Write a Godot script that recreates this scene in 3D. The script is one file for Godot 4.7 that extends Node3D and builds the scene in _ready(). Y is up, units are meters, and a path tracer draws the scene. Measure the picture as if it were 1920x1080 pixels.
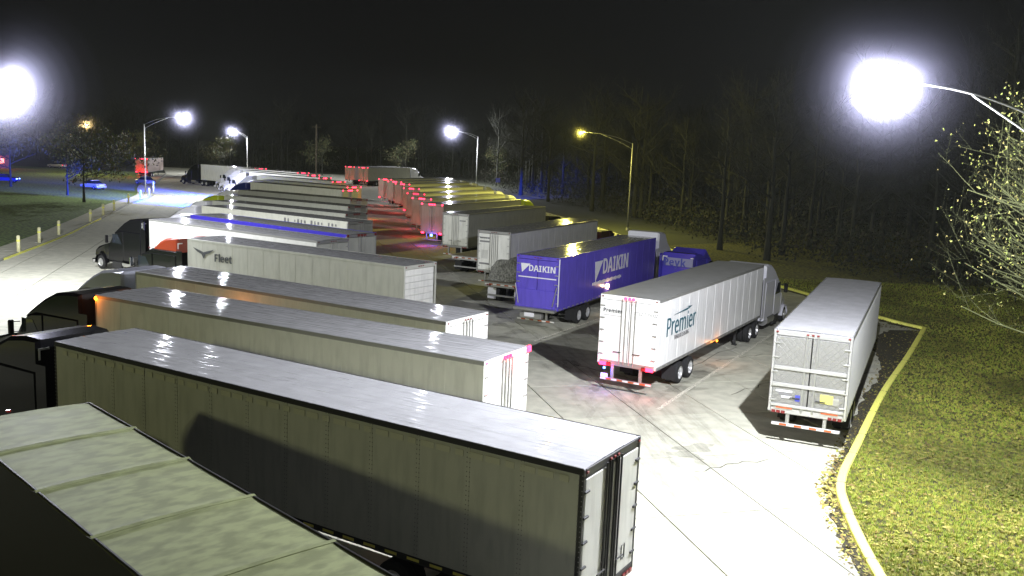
extends Node3D

# ------------------------------------------------------------------ helpers
var rng := RandomNumberGenerator.new()
var cache := {}
var M := {}
const W := 2.6

func lin(r: float, g: float, b: float, a := 1.0) -> Color:
	var c := Color(r, g, b).linear_to_srgb()
	c.a = a
	return c

func mat(key: String, c: Color, rough: float, metal := 0.0) -> StandardMaterial3D:
	var m := StandardMaterial3D.new()
	m.resource_name = key
	m.albedo_color = c
	m.roughness = rough
	m.metallic = metal
	M[key] = m
	return m

func glow(key: String, c: Color, energy: float) -> StandardMaterial3D:
	var m := mat(key, c, 0.4)
	m.emission_enabled = true
	m.emission = c
	m.emission_energy_multiplier = energy
	return m

func noise_tex(sd: int, freq: float, lo: float, hi: float, oct := 5, size := 512, p0 := 0.25, p1 := 0.75, kind := FastNoiseLite.TYPE_SIMPLEX_SMOOTH) -> NoiseTexture2D:
	var n := FastNoiseLite.new()
	n.seed = sd
	n.frequency = freq
	n.noise_type = kind
	n.fractal_octaves = oct
	var t := NoiseTexture2D.new()
	t.width = size
	t.height = size
	t.seamless = true
	t.noise = n
	var g := Gradient.new()
	g.set_color(0, Color(lo, lo, lo)); g.set_offset(0, p0)
	g.set_color(1, Color(hi, hi, hi)); g.set_offset(1, p1)
	t.color_ramp = g
	return t

func tri_tex(m: StandardMaterial3D, t: Texture2D, scale: float, world := true) -> void:
	m.albedo_texture = t
	m.uv1_triplanar = true
	m.uv1_world_triplanar = world
	m.uv1_scale = Vector3.ONE * scale

func relief(m: StandardMaterial3D, t: Texture2D, cm: float) -> void:
	m.heightmap_enabled = true
	m.heightmap_texture = t
	m.heightmap_scale = cm

func st_new() -> SurfaceTool:
	var st := SurfaceTool.new()
	st.begin(Mesh.PRIMITIVE_TRIANGLES)
	st.set_smooth_group(-1)
	return st

# a triangle whose front looks away from "c"
func tri(st: SurfaceTool, a: Vector3, b: Vector3, d: Vector3, c: Vector3) -> void:
	if (b - a).cross(d - a).dot((a + b + d) / 3.0 - c) > 0.0:
		st.add_vertex(a); st.add_vertex(d); st.add_vertex(b)
	else:
		st.add_vertex(a); st.add_vertex(b); st.add_vertex(d)

func quad(st: SurfaceTool, a: Vector3, b: Vector3, d: Vector3, e: Vector3, c: Vector3) -> void:
	tri(st, a, b, d, c)
	tri(st, a, d, e, c)

func fin(st: SurfaceTool) -> ArrayMesh:
	st.generate_normals()
	return st.commit()

func add_box(st: SurfaceTool, at: Vector3, size: Vector3, bev := 0.0, bas := Basis()) -> void:
	var h := size * 0.5
	var b := minf(bev, minf(h.x, minf(h.y, h.z)) * 0.6)
	if b <= 0.0:
		var p := []
		for i in 8:
			p.append(at + bas * Vector3(h.x if i & 1 else -h.x, h.y if i & 2 else -h.y, h.z if i & 4 else -h.z))
		for f in [[0, 1, 3, 2], [4, 5, 7, 6], [0, 1, 5, 4], [2, 3, 7, 6], [0, 2, 6, 4], [1, 3, 7, 5]]:
			quad(st, p[f[0]], p[f[1]], p[f[2]], p[f[3]], at)
		return
	var P := func(sx: int, sy: int, sz: int, k: int) -> Vector3:
		return at + bas * Vector3(sx * (h.x - (0.0 if k == 0 else b)), sy * (h.y - (0.0 if k == 1 else b)), sz * (h.z - (0.0 if k == 2 else b)))
	for s in [-1, 1]:
		quad(st, P.call(s, -1, -1, 0), P.call(s, 1, -1, 0), P.call(s, 1, 1, 0), P.call(s, -1, 1, 0), at)
		quad(st, P.call(-1, s, -1, 1), P.call(1, s, -1, 1), P.call(1, s, 1, 1), P.call(-1, s, 1, 1), at)
		quad(st, P.call(-1, -1, s, 2), P.call(1, -1, s, 2), P.call(1, 1, s, 2), P.call(-1, 1, s, 2), at)
		for t in [-1, 1]:
			quad(st, P.call(s, t, -1, 0), P.call(s, t, 1, 0), P.call(s, t, 1, 1), P.call(s, t, -1, 1), at)
			quad(st, P.call(s, -1, t, 0), P.call(s, 1, t, 0), P.call(s, 1, t, 2), P.call(s, -1, t, 2), at)
			quad(st, P.call(-1, s, t, 1), P.call(1, s, t, 1), P.call(1, s, t, 2), P.call(-1, s, t, 2), at)
			for u in [-1, 1]:
				tri(st, P.call(s, t, u, 0), P.call(s, t, u, 1), P.call(s, t, u, 2), at)

func box_mesh(size: Vector3, bev := 0.012) -> ArrayMesh:
	var key := "b%.3f,%.3f,%.3f,%.3f" % [size.x, size.y, size.z, bev]
	if not cache.has(key):
		var st := st_new()
		add_box(st, Vector3.ZERO, size, bev)
		cache[key] = fin(st)
	return cache[key]

func tube(st: SurfaceTool, a: Vector3, b: Vector3, r0: float, r1: float, n := 8, caps := true) -> void:
	var d := (b - a).normalized()
	var u := d.cross(Vector3.UP if absf(d.y) < 0.9 else Vector3.RIGHT).normalized()
	var v := d.cross(u)
	for i in n:
		var t0 := TAU * i / n
		var t1 := TAU * (i + 1) / n
		var p0 := u * cos(t0) + v * sin(t0)
		var p1 := u * cos(t1) + v * sin(t1)
		quad(st, a + p0 * r0, a + p1 * r0, b + p1 * r1, b + p0 * r1, (a + b) * 0.5)
		if caps:
			tri(st, a, a + p0 * r0, a + p1 * r0, (a + b) * 0.5)
			tri(st, b, b + p0 * r1, b + p1 * r1, (a + b) * 0.5)

func rod_mesh(len: float, r: float, n := 10) -> ArrayMesh:   # along y, centred
	var key := "r%.3f,%.3f,%d" % [len, r, n]
	if not cache.has(key):
		var st := st_new()
		st.set_smooth_group(0)
		tube(st, Vector3(0, -len / 2, 0), Vector3(0, len / 2, 0), r, r, n, false)
		st.set_smooth_group(-1)
		for s in [-1, 1]:
			for i in n:
				tri(st, Vector3(0, s * len / 2, 0), Vector3(cos(TAU * i / n) * r, s * len / 2, sin(TAU * i / n) * r), Vector3(cos(TAU * (i + 1) / n) * r, s * len / 2, sin(TAU * (i + 1) / n) * r), Vector3.ZERO)
		cache[key] = fin(st)
	return cache[key]

# revolve a profile of (x, radius) round the x axis
func lathe_x(key: String, prof: Array, n := 28) -> ArrayMesh:
	if cache.has(key):
		return cache[key]
	var st := st_new()
	var cx := 0.0
	for p in prof:
		cx += p.x / prof.size()
	for k in prof.size() - 1:
		st.set_smooth_group(k)
		for i in n:
			var q := []
			for pr in [prof[k], prof[k + 1]]:
				for j in [i, i + 1]:
					q.append(Vector3(pr.x, cos(TAU * j / n) * pr.y, sin(TAU * j / n) * pr.y))
			var mid: Vector3 = (q[0] + q[1] + q[2] + q[3]) / 4.0
			var tn := Vector2(prof[k + 1].x - prof[k].x, prof[k + 1].y - prof[k].y)
			var nrm2 := Vector2(-tn.y, tn.x)     # outward for profiles that run with x growing
			var radial := Vector3(0, mid.y, mid.z).normalized()
			var outw := Vector3(nrm2.x, 0, 0) + radial * nrm2.y
			quad(st, q[0], q[1], q[3], q[2], mid - outw)
	cache[key] = fin(st)
	return cache[key]

func prism_mesh(pts: PackedVector2Array, depth: float) -> ArrayMesh:   # polygon in xy, front at z = depth
	var st := st_new()
	add_prism(st, pts, depth)
	return fin(st)

func add_prism(st: SurfaceTool, pts: PackedVector2Array, depth: float, xf := Transform3D()) -> void:
	var idx := Geometry2D.triangulate_polygon(pts)
	for i in range(0, idx.size(), 3):
		for z in [0.0, depth]:
			var a := Vector3(pts[idx[i]].x, pts[idx[i]].y, z)
			var b := Vector3(pts[idx[i + 1]].x, pts[idx[i + 1]].y, z)
			var d := Vector3(pts[idx[i + 2]].x, pts[idx[i + 2]].y, z)
			tri(st, xf * a, xf * b, xf * d, xf * ((a + b + d) / 3.0 + Vector3(0, 0, -1.0 if z > 0 else 1.0)))
	var cw := Geometry2D.is_polygon_clockwise(pts)
	for i in pts.size():
		var p := pts[i]
		var q := pts[(i + 1) % pts.size()]
		var nn := (q - p).orthogonal().normalized() * (-1.0 if cw else 1.0)
		var mid := Vector3((p.x + q.x) / 2 - nn.x, (p.y + q.y) / 2 - nn.y, depth / 2)
		var mid2 := Vector3((p.x + q.x) / 2 + nn.x, (p.y + q.y) / 2 + nn.y, depth / 2)
		var inner := mid if Geometry2D.is_point_in_polygon((p + q) / 2 - nn * 0.001, pts) else mid2
		quad(st, xf * Vector3(p.x, p.y, 0), xf * Vector3(q.x, q.y, 0), xf * Vector3(q.x, q.y, depth), xf * Vector3(p.x, p.y, depth), xf * inner)

func obj(called: String, mesh: Mesh, m: Material, parent: Node3D, at := Vector3.ZERO, rot := Vector3.ZERO) -> MeshInstance3D:
	var o := MeshInstance3D.new()
	o.name = called
	o.mesh = mesh
	o.material_override = m
	o.position = at
	o.rotation_degrees = rot
	parent.add_child(o, true)
	return o

func bx(called: String, size: Vector3, at: Vector3, m: Material, parent: Node3D, bev := 0.012) -> MeshInstance3D:
	return obj(called, box_mesh(size, bev), m, parent, at)

var taken := {}
func numbered(n: String) -> String:
	var k: int = taken.get(n, 0)
	taken[n] = k + 1
	return n if k == 0 else "%s_%03d" % [n, k]

func tag(o: Node, label: String, category: String, group := "") -> void:
	o.set_meta("label", label)
	o.set_meta("category", category)
	if group != "":
		o.set_meta("group", group)

func thing(called: String, label: String, category: String, at := Vector3.ZERO, yaw := 0.0, group := "") -> Node3D:
	var o := Node3D.new()
	o.name = numbered(called)
	add_child(o)
	o.position = at
	o.rotation.y = -deg_to_rad(yaw)
	tag(o, label, category, group)
	return o

func text(called: String, s: String, h: float, m: Material, parent: Node3D, at: Vector3, roty: float, bold := false, ital := false, depth := 0.012) -> MeshInstance3D:
	var tm := TextMesh.new()
	var f := SystemFont.new()
	f.font_names = PackedStringArray(["Droid Sans"])
	f.font_weight = 700 if bold else 400
	f.font_italic = ital
	tm.font = f
	tm.text = s
	tm.font_size = 32
	tm.pixel_size = h / 23.0
	tm.depth = depth
	tm.curve_step = 3.0
	var o := obj(called, tm, m, parent, at, Vector3(0, roty, 0))
	return o

func dirs(yaw: float) -> Array:
	var a := deg_to_rad(yaw)
	return [Vector3(sin(a), 0, -cos(a)), Vector3(cos(a), 0, sin(a))]

# ------------------------------------------------------------------ main
func _ready() -> void:
	rng.seed = 77
	# camera (a traffic camera on a mast, slightly rolled)
	var cam := Camera3D.new()
	cam.name = "camera"
	cam.position = Vector3(0, 9.945, 0)
	cam.rotation = Vector3(-0.152675, 0, 0.041565)
	cam.fov = 34.69
	cam.near = 0.1
	cam.far = 3000
	add_child(cam)
	# night sky and air
	var env := Environment.new()
	env.background_mode = Environment.BG_SKY
	var sky := Sky.new()
	var ps := ProceduralSkyMaterial.new()
	ps.sky_top_color = lin(0.0040, 0.0040, 0.0042)
	ps.sky_horizon_color = lin(0.0042, 0.0042, 0.0040)
	ps.ground_horizon_color = lin(0.0042, 0.0042, 0.0040)
	ps.ground_bottom_color = lin(0.006, 0.006, 0.005)
	ps.sun_angle_max = 0.1
	sky.sky_material = ps
	env.sky = sky
	env.tonemap_mode = Environment.TONE_MAPPER_LINEAR
	env.tonemap_exposure = 1.35
	env.sdfgi_enabled = true
	env.ssao_enabled = true
	env.ssil_enabled = true
	env.volumetric_fog_enabled = true
	env.volumetric_fog_density = 0.0
	env.fog_enabled = true
	env.fog_density = 0.00007
	env.fog_light_color = Color(0.95, 0.98, 0.95)
	var we := WorldEnvironment.new()
	we.name = "world_environment"
	we.environment = env
	add_child(we)
	# the low yellowish light that comes from behind the camera, on the left
	var sun := DirectionalLight3D.new()
	sun.name = "low_light"
	sun.light_color = Color(0.98, 0.99, 0.74)
	sun.light_energy = 0.1
	sun.light_angular_distance = 3.5
	sun.shadow_enabled = true
	sun.sky_mode = DirectionalLight3D.SKY_MODE_LIGHT_ONLY
	sun.position = Vector3(-20, 15, 30)
	add_child(sun)
	sun.look_at(Vector3(-20, 15, 30) + Vector3(0.50, -0.30, -0.84))
	materials()
	lamps()
	ground()
	left_row()
	right_row()
	left_side()
	woods()
	verge_cover()

func materials() -> void:
	# ground
	for i in 3:
		var c := mat("concrete_%d" % i, lin(0.46 + 0.018 * i, 0.455 + 0.018 * i, 0.36 + 0.015 * i), 0.85)
		tri_tex(c, noise_tex(3 + i, 0.016, 0.91, 1.0, 6, 1024, 0.2, 0.7), 0.07)
		relief(c, noise_tex(40, 0.2, 0.0, 1.0, 3, 256), 0.25)
	mat("joint", lin(0.035, 0.034, 0.028), 0.95)
	var wl := mat("line_paint", lin(0.80, 0.78, 0.64), 0.7)
	tri_tex(wl, noise_tex(9, 0.05, 0.55, 1.0, 5, 512, 0.3, 0.55), 0.4)
	var yk := mat("kerb_yellow", lin(0.95, 0.95, 0.2), 0.65)
	tri_tex(yk, noise_tex(11, 0.09, 0.62, 1.0, 5, 512, 0.16, 0.34), 0.5)
	var kc := mat("kerb_grey", lin(0.36, 0.36, 0.30), 0.85)
	tri_tex(kc, noise_tex(12, 0.05, 0.7, 1.0), 0.3)
	var soil := mat("turf_soil", lin(0.18, 0.18, 0.025), 1.0)
	tri_tex(soil, noise_tex(13, 0.02, 0.45, 1.0, 6, 1024), 0.12)
	var lawn := mat("lawn", lin(0.17, 0.27, 0.05), 1.0)
	tri_tex(lawn, noise_tex(14, 0.02, 0.5, 1.0, 6, 1024), 0.1)
	var litter := mat("litter_soil", lin(0.085, 0.075, 0.038), 1.0)
	tri_tex(litter, noise_tex(15, 0.06, 0.35, 1.0, 5, 512), 0.5)
	mat("dark_earth", lin(0.03, 0.034, 0.014), 1.0)
	for k in [["blade", 1.0], ["leaf", 1.0], ["twig_leaf", 1.0]]:
		var m := mat(k[0], Color.WHITE, 0.8)
		m.vertex_color_use_as_albedo = true
		m.backlight_enabled = true
		m.backlight = Color(0.4, 0.4, 0.2)
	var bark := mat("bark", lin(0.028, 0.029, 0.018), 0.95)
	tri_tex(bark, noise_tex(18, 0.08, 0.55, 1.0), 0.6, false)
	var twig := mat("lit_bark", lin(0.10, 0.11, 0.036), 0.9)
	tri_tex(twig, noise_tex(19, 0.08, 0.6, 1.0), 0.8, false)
	# trailers
	var dirt := noise_tex(21, 0.012, 0.91, 1.0, 6, 1024, 0.15, 0.6)
	var sheet := noise_tex(26, 0.02, 0.95, 1.0, 4, 512, 0.2, 0.8)
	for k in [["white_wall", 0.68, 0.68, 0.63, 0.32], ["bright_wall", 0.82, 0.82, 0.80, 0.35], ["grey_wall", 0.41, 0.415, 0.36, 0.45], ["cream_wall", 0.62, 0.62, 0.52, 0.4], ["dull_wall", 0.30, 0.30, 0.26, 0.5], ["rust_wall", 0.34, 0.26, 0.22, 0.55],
		["pale_door", 0.52, 0.52, 0.48, 0.38], ["purple_wall", 0.115, 0.085, 0.52, 0.22], ["purple_deep", 0.05, 0.038, 0.42, 0.3], ["roof_white", 0.50, 0.50, 0.51, 0.10], ["roof_grey", 0.38, 0.38, 0.385, 0.10], ["roof_dark", 0.30, 0.30, 0.285, 0.4]]:
		var m := mat(k[0], lin(k[1], k[2], k[3]), k[4])
		if k[0].begins_with("roof"):
			m.anisotropy_enabled = true
			m.anisotropy = 1.0
			tri_tex(m, sheet, 0.11)
		else:
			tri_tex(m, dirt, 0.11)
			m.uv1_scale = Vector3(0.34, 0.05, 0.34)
	var tarp := mat("roof_fibre", lin(0.29, 0.32, 0.155), 0.65)
	tri_tex(tarp, noise_tex(22, 0.010, 0.84, 1.0, 6, 1024, 0.25, 0.65), 0.3, false)
	tarp.uv1_scale = Vector3(0.16, 0.3, 0.34)
	mat("steel", lin(0.42, 0.42, 0.40), 0.35, 0.7)
	mat("chrome", lin(0.7, 0.7, 0.72), 0.12, 1.0)
	mat("rail", lin(0.30, 0.30, 0.28), 0.4, 0.4)
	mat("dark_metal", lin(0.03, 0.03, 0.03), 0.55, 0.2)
	mat("rubber", lin(0.016, 0.016, 0.016), 0.85)
	mat("rim", lin(0.55, 0.55, 0.54), 0.3, 0.6)
	mat("black_paint", lin(0.006, 0.006, 0.007), 0.14)
	mat("white_paint", lin(0.62, 0.62, 0.66), 0.2)
	mat("silver_paint", lin(0.33, 0.34, 0.40), 0.22, 0.3)
	mat("red_paint", lin(0.30, 0.04, 0.012), 0.3)
	mat("green_paint", lin(0.34, 0.42, 0.02), 0.3)
	mat("navy_paint", lin(0.02, 0.03, 0.16), 0.2)
	mat("purple_paint", lin(0.06, 0.045, 0.42), 0.25)
	mat("maroon_paint", lin(0.05, 0.012, 0.012), 0.25)
	mat("glass", lin(0.02, 0.024, 0.03), 0.06)
	mat("blue_glass", lin(0.18, 0.19, 0.42), 0.08)
	mat("tape_white", lin(0.75, 0.75, 0.72), 0.3)
	mat("tape_red", lin(0.42, 0.10, 0.03), 0.35)
	mat("panel_pale", lin(0.26, 0.26, 0.42), 0.45)
	mat("ink_dark", lin(0.05, 0.055, 0.06), 0.5)
	mat("ink_teal", lin(0.02, 0.10, 0.13), 0.4)
	mat("ink_white", lin(0.72, 0.72, 0.76), 0.4)
	mat("faded_mark", lin(0.44, 0.44, 0.34), 0.5)
	mat("ink_grey", lin(0.18, 0.18, 0.18), 0.5)
	mat("ink_blue", lin(0.05, 0.06, 0.36), 0.4)
	mat("sticker_yellow", lin(0.68, 0.62, 0.12), 0.5)
	mat("red_dull", lin(0.16, 0.012, 0.012), 0.3)
	var q := mat("quilted_steel", lin(0.30, 0.30, 0.285), 0.33, 0.6)
	relief(q, quilt(), 1.2)
	q.uv1_triplanar = true
	q.uv1_scale = Vector3.ONE * 1.1
	mat("rib_steel", lin(0.62, 0.62, 0.60), 0.3, 0.3)
	mat("band_steel", lin(0.55, 0.55, 0.54), 0.28, 0.7)
	var tp := mat("grey_tarp", lin(0.26, 0.26, 0.22), 0.7)
	tri_tex(tp, noise_tex(23, 0.03, 0.5, 1.0), 0.4, false)
	mat("plank", lin(0.12, 0.10, 0.07), 0.85)
	# lights
	glow("red_lit", Color(1.0, 0.16, 0.28), 4.0)
	glow("red_hot", Color(1.0, 0.18, 0.3), 6.0)
	glow("amber_lit", Color(1.0, 0.55, 0.12), 9.0)
	glow("plate_lit", Color(0.35, 0.55, 1.0), 8.0)
	glow("head_lit", Color(0.75, 0.85, 1.0), 14.0)
	glow("lamp_white", Color(0.93, 0.94, 1.0), 60.0)
	glow("lamp_yellow", Color(1.0, 0.95, 0.30), 16.0)
	glow("warm_window", Color(1.0, 0.50, 0.15), 2.5)
	# street furniture
	mat("galvanised", lin(0.42, 0.43, 0.42), 0.45, 0.5)
	mat("galvanised_dim", lin(0.13, 0.13, 0.12), 0.6, 0.2)
	mat("bollard_white", lin(0.72, 0.70, 0.42), 0.5)
	mat("sign_blue", lin(0.05, 0.06, 0.42), 0.4)
	mat("timber", lin(0.10, 0.085, 0.06), 0.9)
	var br := mat("brick", lin(0.22, 0.10, 0.05), 0.85)
	tri_tex(br, noise_tex(25, 0.1, 0.6, 1.0), 0.8)
	mat("roofing", lin(0.05, 0.045, 0.04), 0.9)

func quilt() -> ImageTexture:
	var n := 256
	var im := Image.create(n, n, false, Image.FORMAT_RGB8)
	for y in n:
		for x in n:
			var a := absf(fposmod((x + y) / 64.0, 1.0) - 0.5) * 2.0
			var b := absf(fposmod((x - y) / 64.0, 1.0) - 0.5) * 2.0
			var v := sqrt(minf(1.0 - pow(a, 5.0), 1.0 - pow(b, 5.0)))
			im.set_pixel(x, y, Color(v, v, v))
	return ImageTexture.create_from_image(im)

# ------------------------------------------------------------------ lamps
func smooth_path(p: Array, n := 6) -> PackedVector3Array:
	var out := PackedVector3Array()
	for i in p.size() - 1:
		var a: Vector3 = p[maxi(i - 1, 0)]
		var b: Vector3 = p[i]
		var c: Vector3 = p[i + 1]
		var d: Vector3 = p[mini(i + 2, p.size() - 1)]
		for k in n:
			out.append(b.cubic_interpolate(c, a, d, float(k) / n))
	out.append(p[p.size() - 1])
	return out

func sweep(pts: PackedVector3Array, r: float, n := 8) -> ArrayMesh:
	var st := st_new()
	st.set_smooth_group(0)
	for i in pts.size() - 1:
		tube(st, pts[i], pts[i + 1], r, r, n, false)
	return fin(st)

# foot: pole on the ground; head: where the lamp hangs
func lamp(label: String, foot: Vector3, top: float, head: Vector3, color: Color, energy: float, bulb: Material, glare: float, steel := "galvanised") -> Node3D:
	var t := thing("street_lamp", label, "street lamp", foot, 0.0, "lamps over the truck park")
	var st := st_new()
	st.set_smooth_group(0)
	tube(st, Vector3.ZERO, Vector3(0, top, 0), 0.13, 0.075, 12)
	obj("pole", fin(st), M[steel], t)
	obj("base", rod_mesh(0.35, 0.24, 12), M.kerb_grey, t, Vector3(0, 0.17, 0))
	var h := head - foot
	var side := Vector3(h.x, 0, h.z).normalized()
	var len := Vector2(h.x, h.z).length()
	var up := h.y + 0.12
	obj("arm", sweep(smooth_path([Vector3(0, top - 0.1, 0), side * len * 0.3 + Vector3(0, top + (up - top) * 0.55, 0), side * len * 0.65 + Vector3(0, top + (up - top) * 0.9, 0), side * (len - 0.3) + Vector3(0, up, 0)]), 0.032), M[steel], t)
	obj("brace", sweep(smooth_path([Vector3(0, top - 0.75, 0), side * len * 0.25 + Vector3(0, top + (up - top) * 0.3 - 0.25, 0), side * len * 0.62 + Vector3(0, top + (up - top) * 0.86, 0)]), 0.03), M[steel], t)
	# cobra head: a flat hood above a small glass bowl
	var st2 := st_new()
	st2.set_smooth_group(0)
	var b := Basis.looking_at(side, Vector3.UP)
	for ring in 5:
		for i in 16:
			var q := []
			for k in [ring, ring + 1]:
				for j in [i, i + 1]:
					var a = PI / 2 * k / 5.0
					q.append(b * Vector3(sin(TAU * j / 16.0) * cos(a) * 0.13, sin(a) * 0.10, cos(TAU * j / 16.0) * cos(a) * 0.34 + 0.16))
			quad(st2, q[0], q[1], q[3], q[2], Vector3(0, -0.3, 0))
	obj("hood", fin(st2), M[steel], t, h + Vector3(0, 0.17, 0))
	var sp := SphereMesh.new()
	sp.radius = 0.22
	sp.height = 0.36
	sp.radial_segments = 24
	sp.rings = 12
	obj("lamp_bowl", sp, bulb, t, h)
	var d0 := glare * TAU / energy
	for k in [[1.05, 0.42], [1.25, 0.22], [1.5, 0.14], [1.8, 0.09], [2.15, 0.055], [2.55, 0.033], [3.0, 0.018], [3.6, 0.009]]:
		var fv := FogVolume.new()
		fv.name = "glare_haze"  # added fog shells that imitate the glare round the lamp
		fv.shape = RenderingServer.FOG_VOLUME_SHAPE_ELLIPSOID
		fv.size = Vector3.ONE * glare * 2.0 * k[0]
		var fm := FogMaterial.new()
		fm.density = d0 * k[1]
		fm.albedo = color.lerp(Color(0.8, 0.78, 1.0), 0.5)
		fv.material = fm
		fv.position = h
		fv.set_meta("kind", "stuff")
		t.add_child(fv, true)
	var l := OmniLight3D.new()
	l.name = "lamp_light"
	l.light_color = color
	l.light_energy = energy
	l.light_size = 0.12
	l.omni_range = 250
	l.omni_attenuation = 2.0
	l.shadow_enabled = true
	l.position = h + Vector3(0, -0.03, 0)
	t.add_child(l, true)
	return t

func lamps() -> void:
	var cool := Color(0.95, 0.96, 1.0)
	lamp("glaring white street lamp on a curved arm beside the bare branches at right", Vector3(15.2, 0, -24.4), 10.2, Vector3(9.02, 11.8, -23.3), cool, 520.0, M.lamp_white, 0.74)
	lamp("glaring white street lamp at the left edge above the pale lawn", Vector3(-37.5, 0, -60.5), 10.6, Vector3(-29.4, 12.0, -53.2), cool, 440.0, M.lamp_white, 1.5)
	lamp("white street lamp on a tall pole beside the dark tree on the lawn", Vector3(-58.5, 0, -146), 11.0, Vector3(-50.2, 12.1, -140), cool, 430.0, M.lamp_white, 1.0)
	lamp("small white street lamp whose pole rises behind the distant white trailer", Vector3(-66.5, 0, -229), 9.6, Vector3(-69.5, 10.6, -227.0), cool, 380.0, M.lamp_white, 1.1)
	lamp("white street lamp above the far roofs, its pole behind the right row", Vector3(-10.2, 0, -236.0), 12.0, Vector3(-16.6, 12.9, -232.0), cool, 850.0, M.lamp_white, 1.5)
	lamp("yellow street lamp with long arm in front of the dark woods", Vector3(14.3, 0, -116.5), 10.9, Vector3(7.7, 11.9, -115.4), Color(1.0, 0.96, 0.47), 310.0, M.lamp_yellow, 0.42, "galvanised_dim")
	lamp("small yellowish street lamp behind the dark tree on the lawn", Vector3(-96, 0, -200), 9.6, Vector3(-91.5, 10.7, -198), Color(1.0, 0.9, 0.6), 120.0, M.lamp_white, 0.8)

# ------------------------------------------------------------------ ground
const LOT := [Vector2(8.2, 30), Vector2(8.4, -8), Vector2(8.7, -16), Vector2(9.0, -20.8), Vector2(9.75, -25.4), Vector2(10.45, -27.7), Vector2(12.15, -31.1), Vector2(16.1, -38.8), Vector2(20.6, -46.9), Vector2(24.9, -54.9), Vector2(23.5, -58.2), Vector2(21.6, -67.4), Vector2(20.3, -72), Vector2(18.6, -80), Vector2(15.5, -98), Vector2(9, -128), Vector2(-1, -165), Vector2(-11, -205), Vector2(-24, -262),
	Vector2(-100, -262), Vector2(-84, -222), Vector2(-66, -168), Vector2(-56.2, -143), Vector2(-52.1, -124), Vector2(-47.2, -106), Vector2(-44.2, -94.5), Vector2(-41.6, -84.7), Vector2(-38.0, -67.8), Vector2(-33.5, -45), Vector2(-31, -20), Vector2(-30, 30)]

func flat(pts: PackedVector2Array, y: float) -> ArrayMesh:
	var st := st_new()
	var idx := Geometry2D.triangulate_polygon(pts)
	for i in range(0, idx.size(), 3):
		var a := pts[idx[i]]
		var b := pts[idx[i + 1]]
		var c := pts[idx[i + 2]]
		tri(st, Vector3(a.x, y, a.y), Vector3(b.x, y, b.y), Vector3(c.x, y, c.y), Vector3((a.x + b.x + c.x) / 3, y - 1, (a.y + b.y + c.y) / 3))
	return fin(st)

func add_slab(st: SurfaceTool, poly: PackedVector2Array, y := 0.0) -> void:
	var tops := Geometry2D.offset_polygon(poly, -0.026)
	if tops.is_empty():
		return
	var top: PackedVector2Array = tops[0]
	var outs := Geometry2D.offset_polygon(poly, -0.014)
	var idx := Geometry2D.triangulate_polygon(top)
	for i in range(0, idx.size(), 3):
		var a := top[idx[i]]
		var b := top[idx[i + 1]]
		var c := top[idx[i + 2]]
		tri(st, Vector3(a.x, y, a.y), Vector3(b.x, y, b.y), Vector3(c.x, y, c.y), Vector3((a.x + b.x + c.x) / 3, y - 1, (a.y + b.y + c.y) / 3))
	if outs.is_empty() or outs[0].size() != top.size():
		return
	var cen := Vector2.ZERO
	for p in top:
		cen += p / top.size()
	var best := 0
	for j in top.size():
		if outs[0][j].distance_squared_to(top[0]) < outs[0][best].distance_squared_to(top[0]):
			best = j
	for i in top.size():
		var p := top[i]
		var q := top[(i + 1) % top.size()]
		var p2: Vector2 = outs[0][(i + best) % top.size()]
		var q2: Vector2 = outs[0][(i + best + 1) % top.size()]
		quad(st, Vector3(p.x, y, p.y), Vector3(q.x, y, q.y), Vector3(q2.x, y - 0.05, q2.y), Vector3(p2.x, y - 0.05, p2.y), Vector3(cen.x, y - 0.02, cen.y))

func structure(called: String, mesh: Mesh, m: Material, label := "") -> MeshInstance3D:
	var o := obj(called, mesh, m, self)
	o.set_meta("kind", "structure")
	if label != "":
		o.set_meta("label", label)
	return o

func ribbon(pts: Array, w: float, y: float) -> PackedVector2Array:
	var a := PackedVector2Array()
	var b := PackedVector2Array()
	for i in pts.size():
		var d: Vector2 = (pts[mini(i + 1, pts.size() - 1)] - pts[maxi(i - 1, 0)]).normalized()
		a.append(pts[i] + d.orthogonal() * w / 2)
		b.append(pts[i] - d.orthogonal() * w / 2)
	b.reverse()
	a.append_array(b)
	return a

func kerb_mesh(pts: Array, w: float, h: float) -> ArrayMesh:
	var st := st_new()
	var prof := [Vector2(-w / 2, -0.1), Vector2(-w / 2, h - 0.035), Vector2(-w / 2 + 0.03, h - 0.006), Vector2(-w / 2 + 0.06, h), Vector2(w / 2 - 0.06, h), Vector2(w / 2 - 0.03, h - 0.006), Vector2(w / 2, h - 0.035), Vector2(w / 2, -0.1)]
	for i in pts.size() - 1:
		var ring := []
		for k in [i, i + 1]:
			var d: Vector2 = (pts[mini(k + 1, pts.size() - 1)] - pts[maxi(k - 1, 0)]).normalized()
			var o := d.orthogonal()
			var r := []
			for p in prof:
				var q: Vector2 = pts[k] + o * p.x
				r.append(Vector3(q.x, p.y, q.y))
			ring.append(r)
		var mid: Vector2 = (pts[i] + pts[i + 1]) / 2
		for j in prof.size() - 1:
			quad(st, ring[0][j], ring[0][j + 1], ring[1][j + 1], ring[1][j], Vector3(mid.x, 0.0, mid.y))
	return fin(st)

func curve2(p: Array, n := 6) -> Array:
	var out := []
	for i in p.size() - 1:
		var a: Vector2 = p[maxi(i - 1, 0)]
		var b: Vector2 = p[i]
		var c: Vector2 = p[i + 1]
		var d: Vector2 = p[mini(i + 2, p.size() - 1)]
		for k in n:
			out.append(b.cubic_interpolate(c, a, d, float(k) / n))
	out.append(p[p.size() - 1])
	return out

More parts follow.
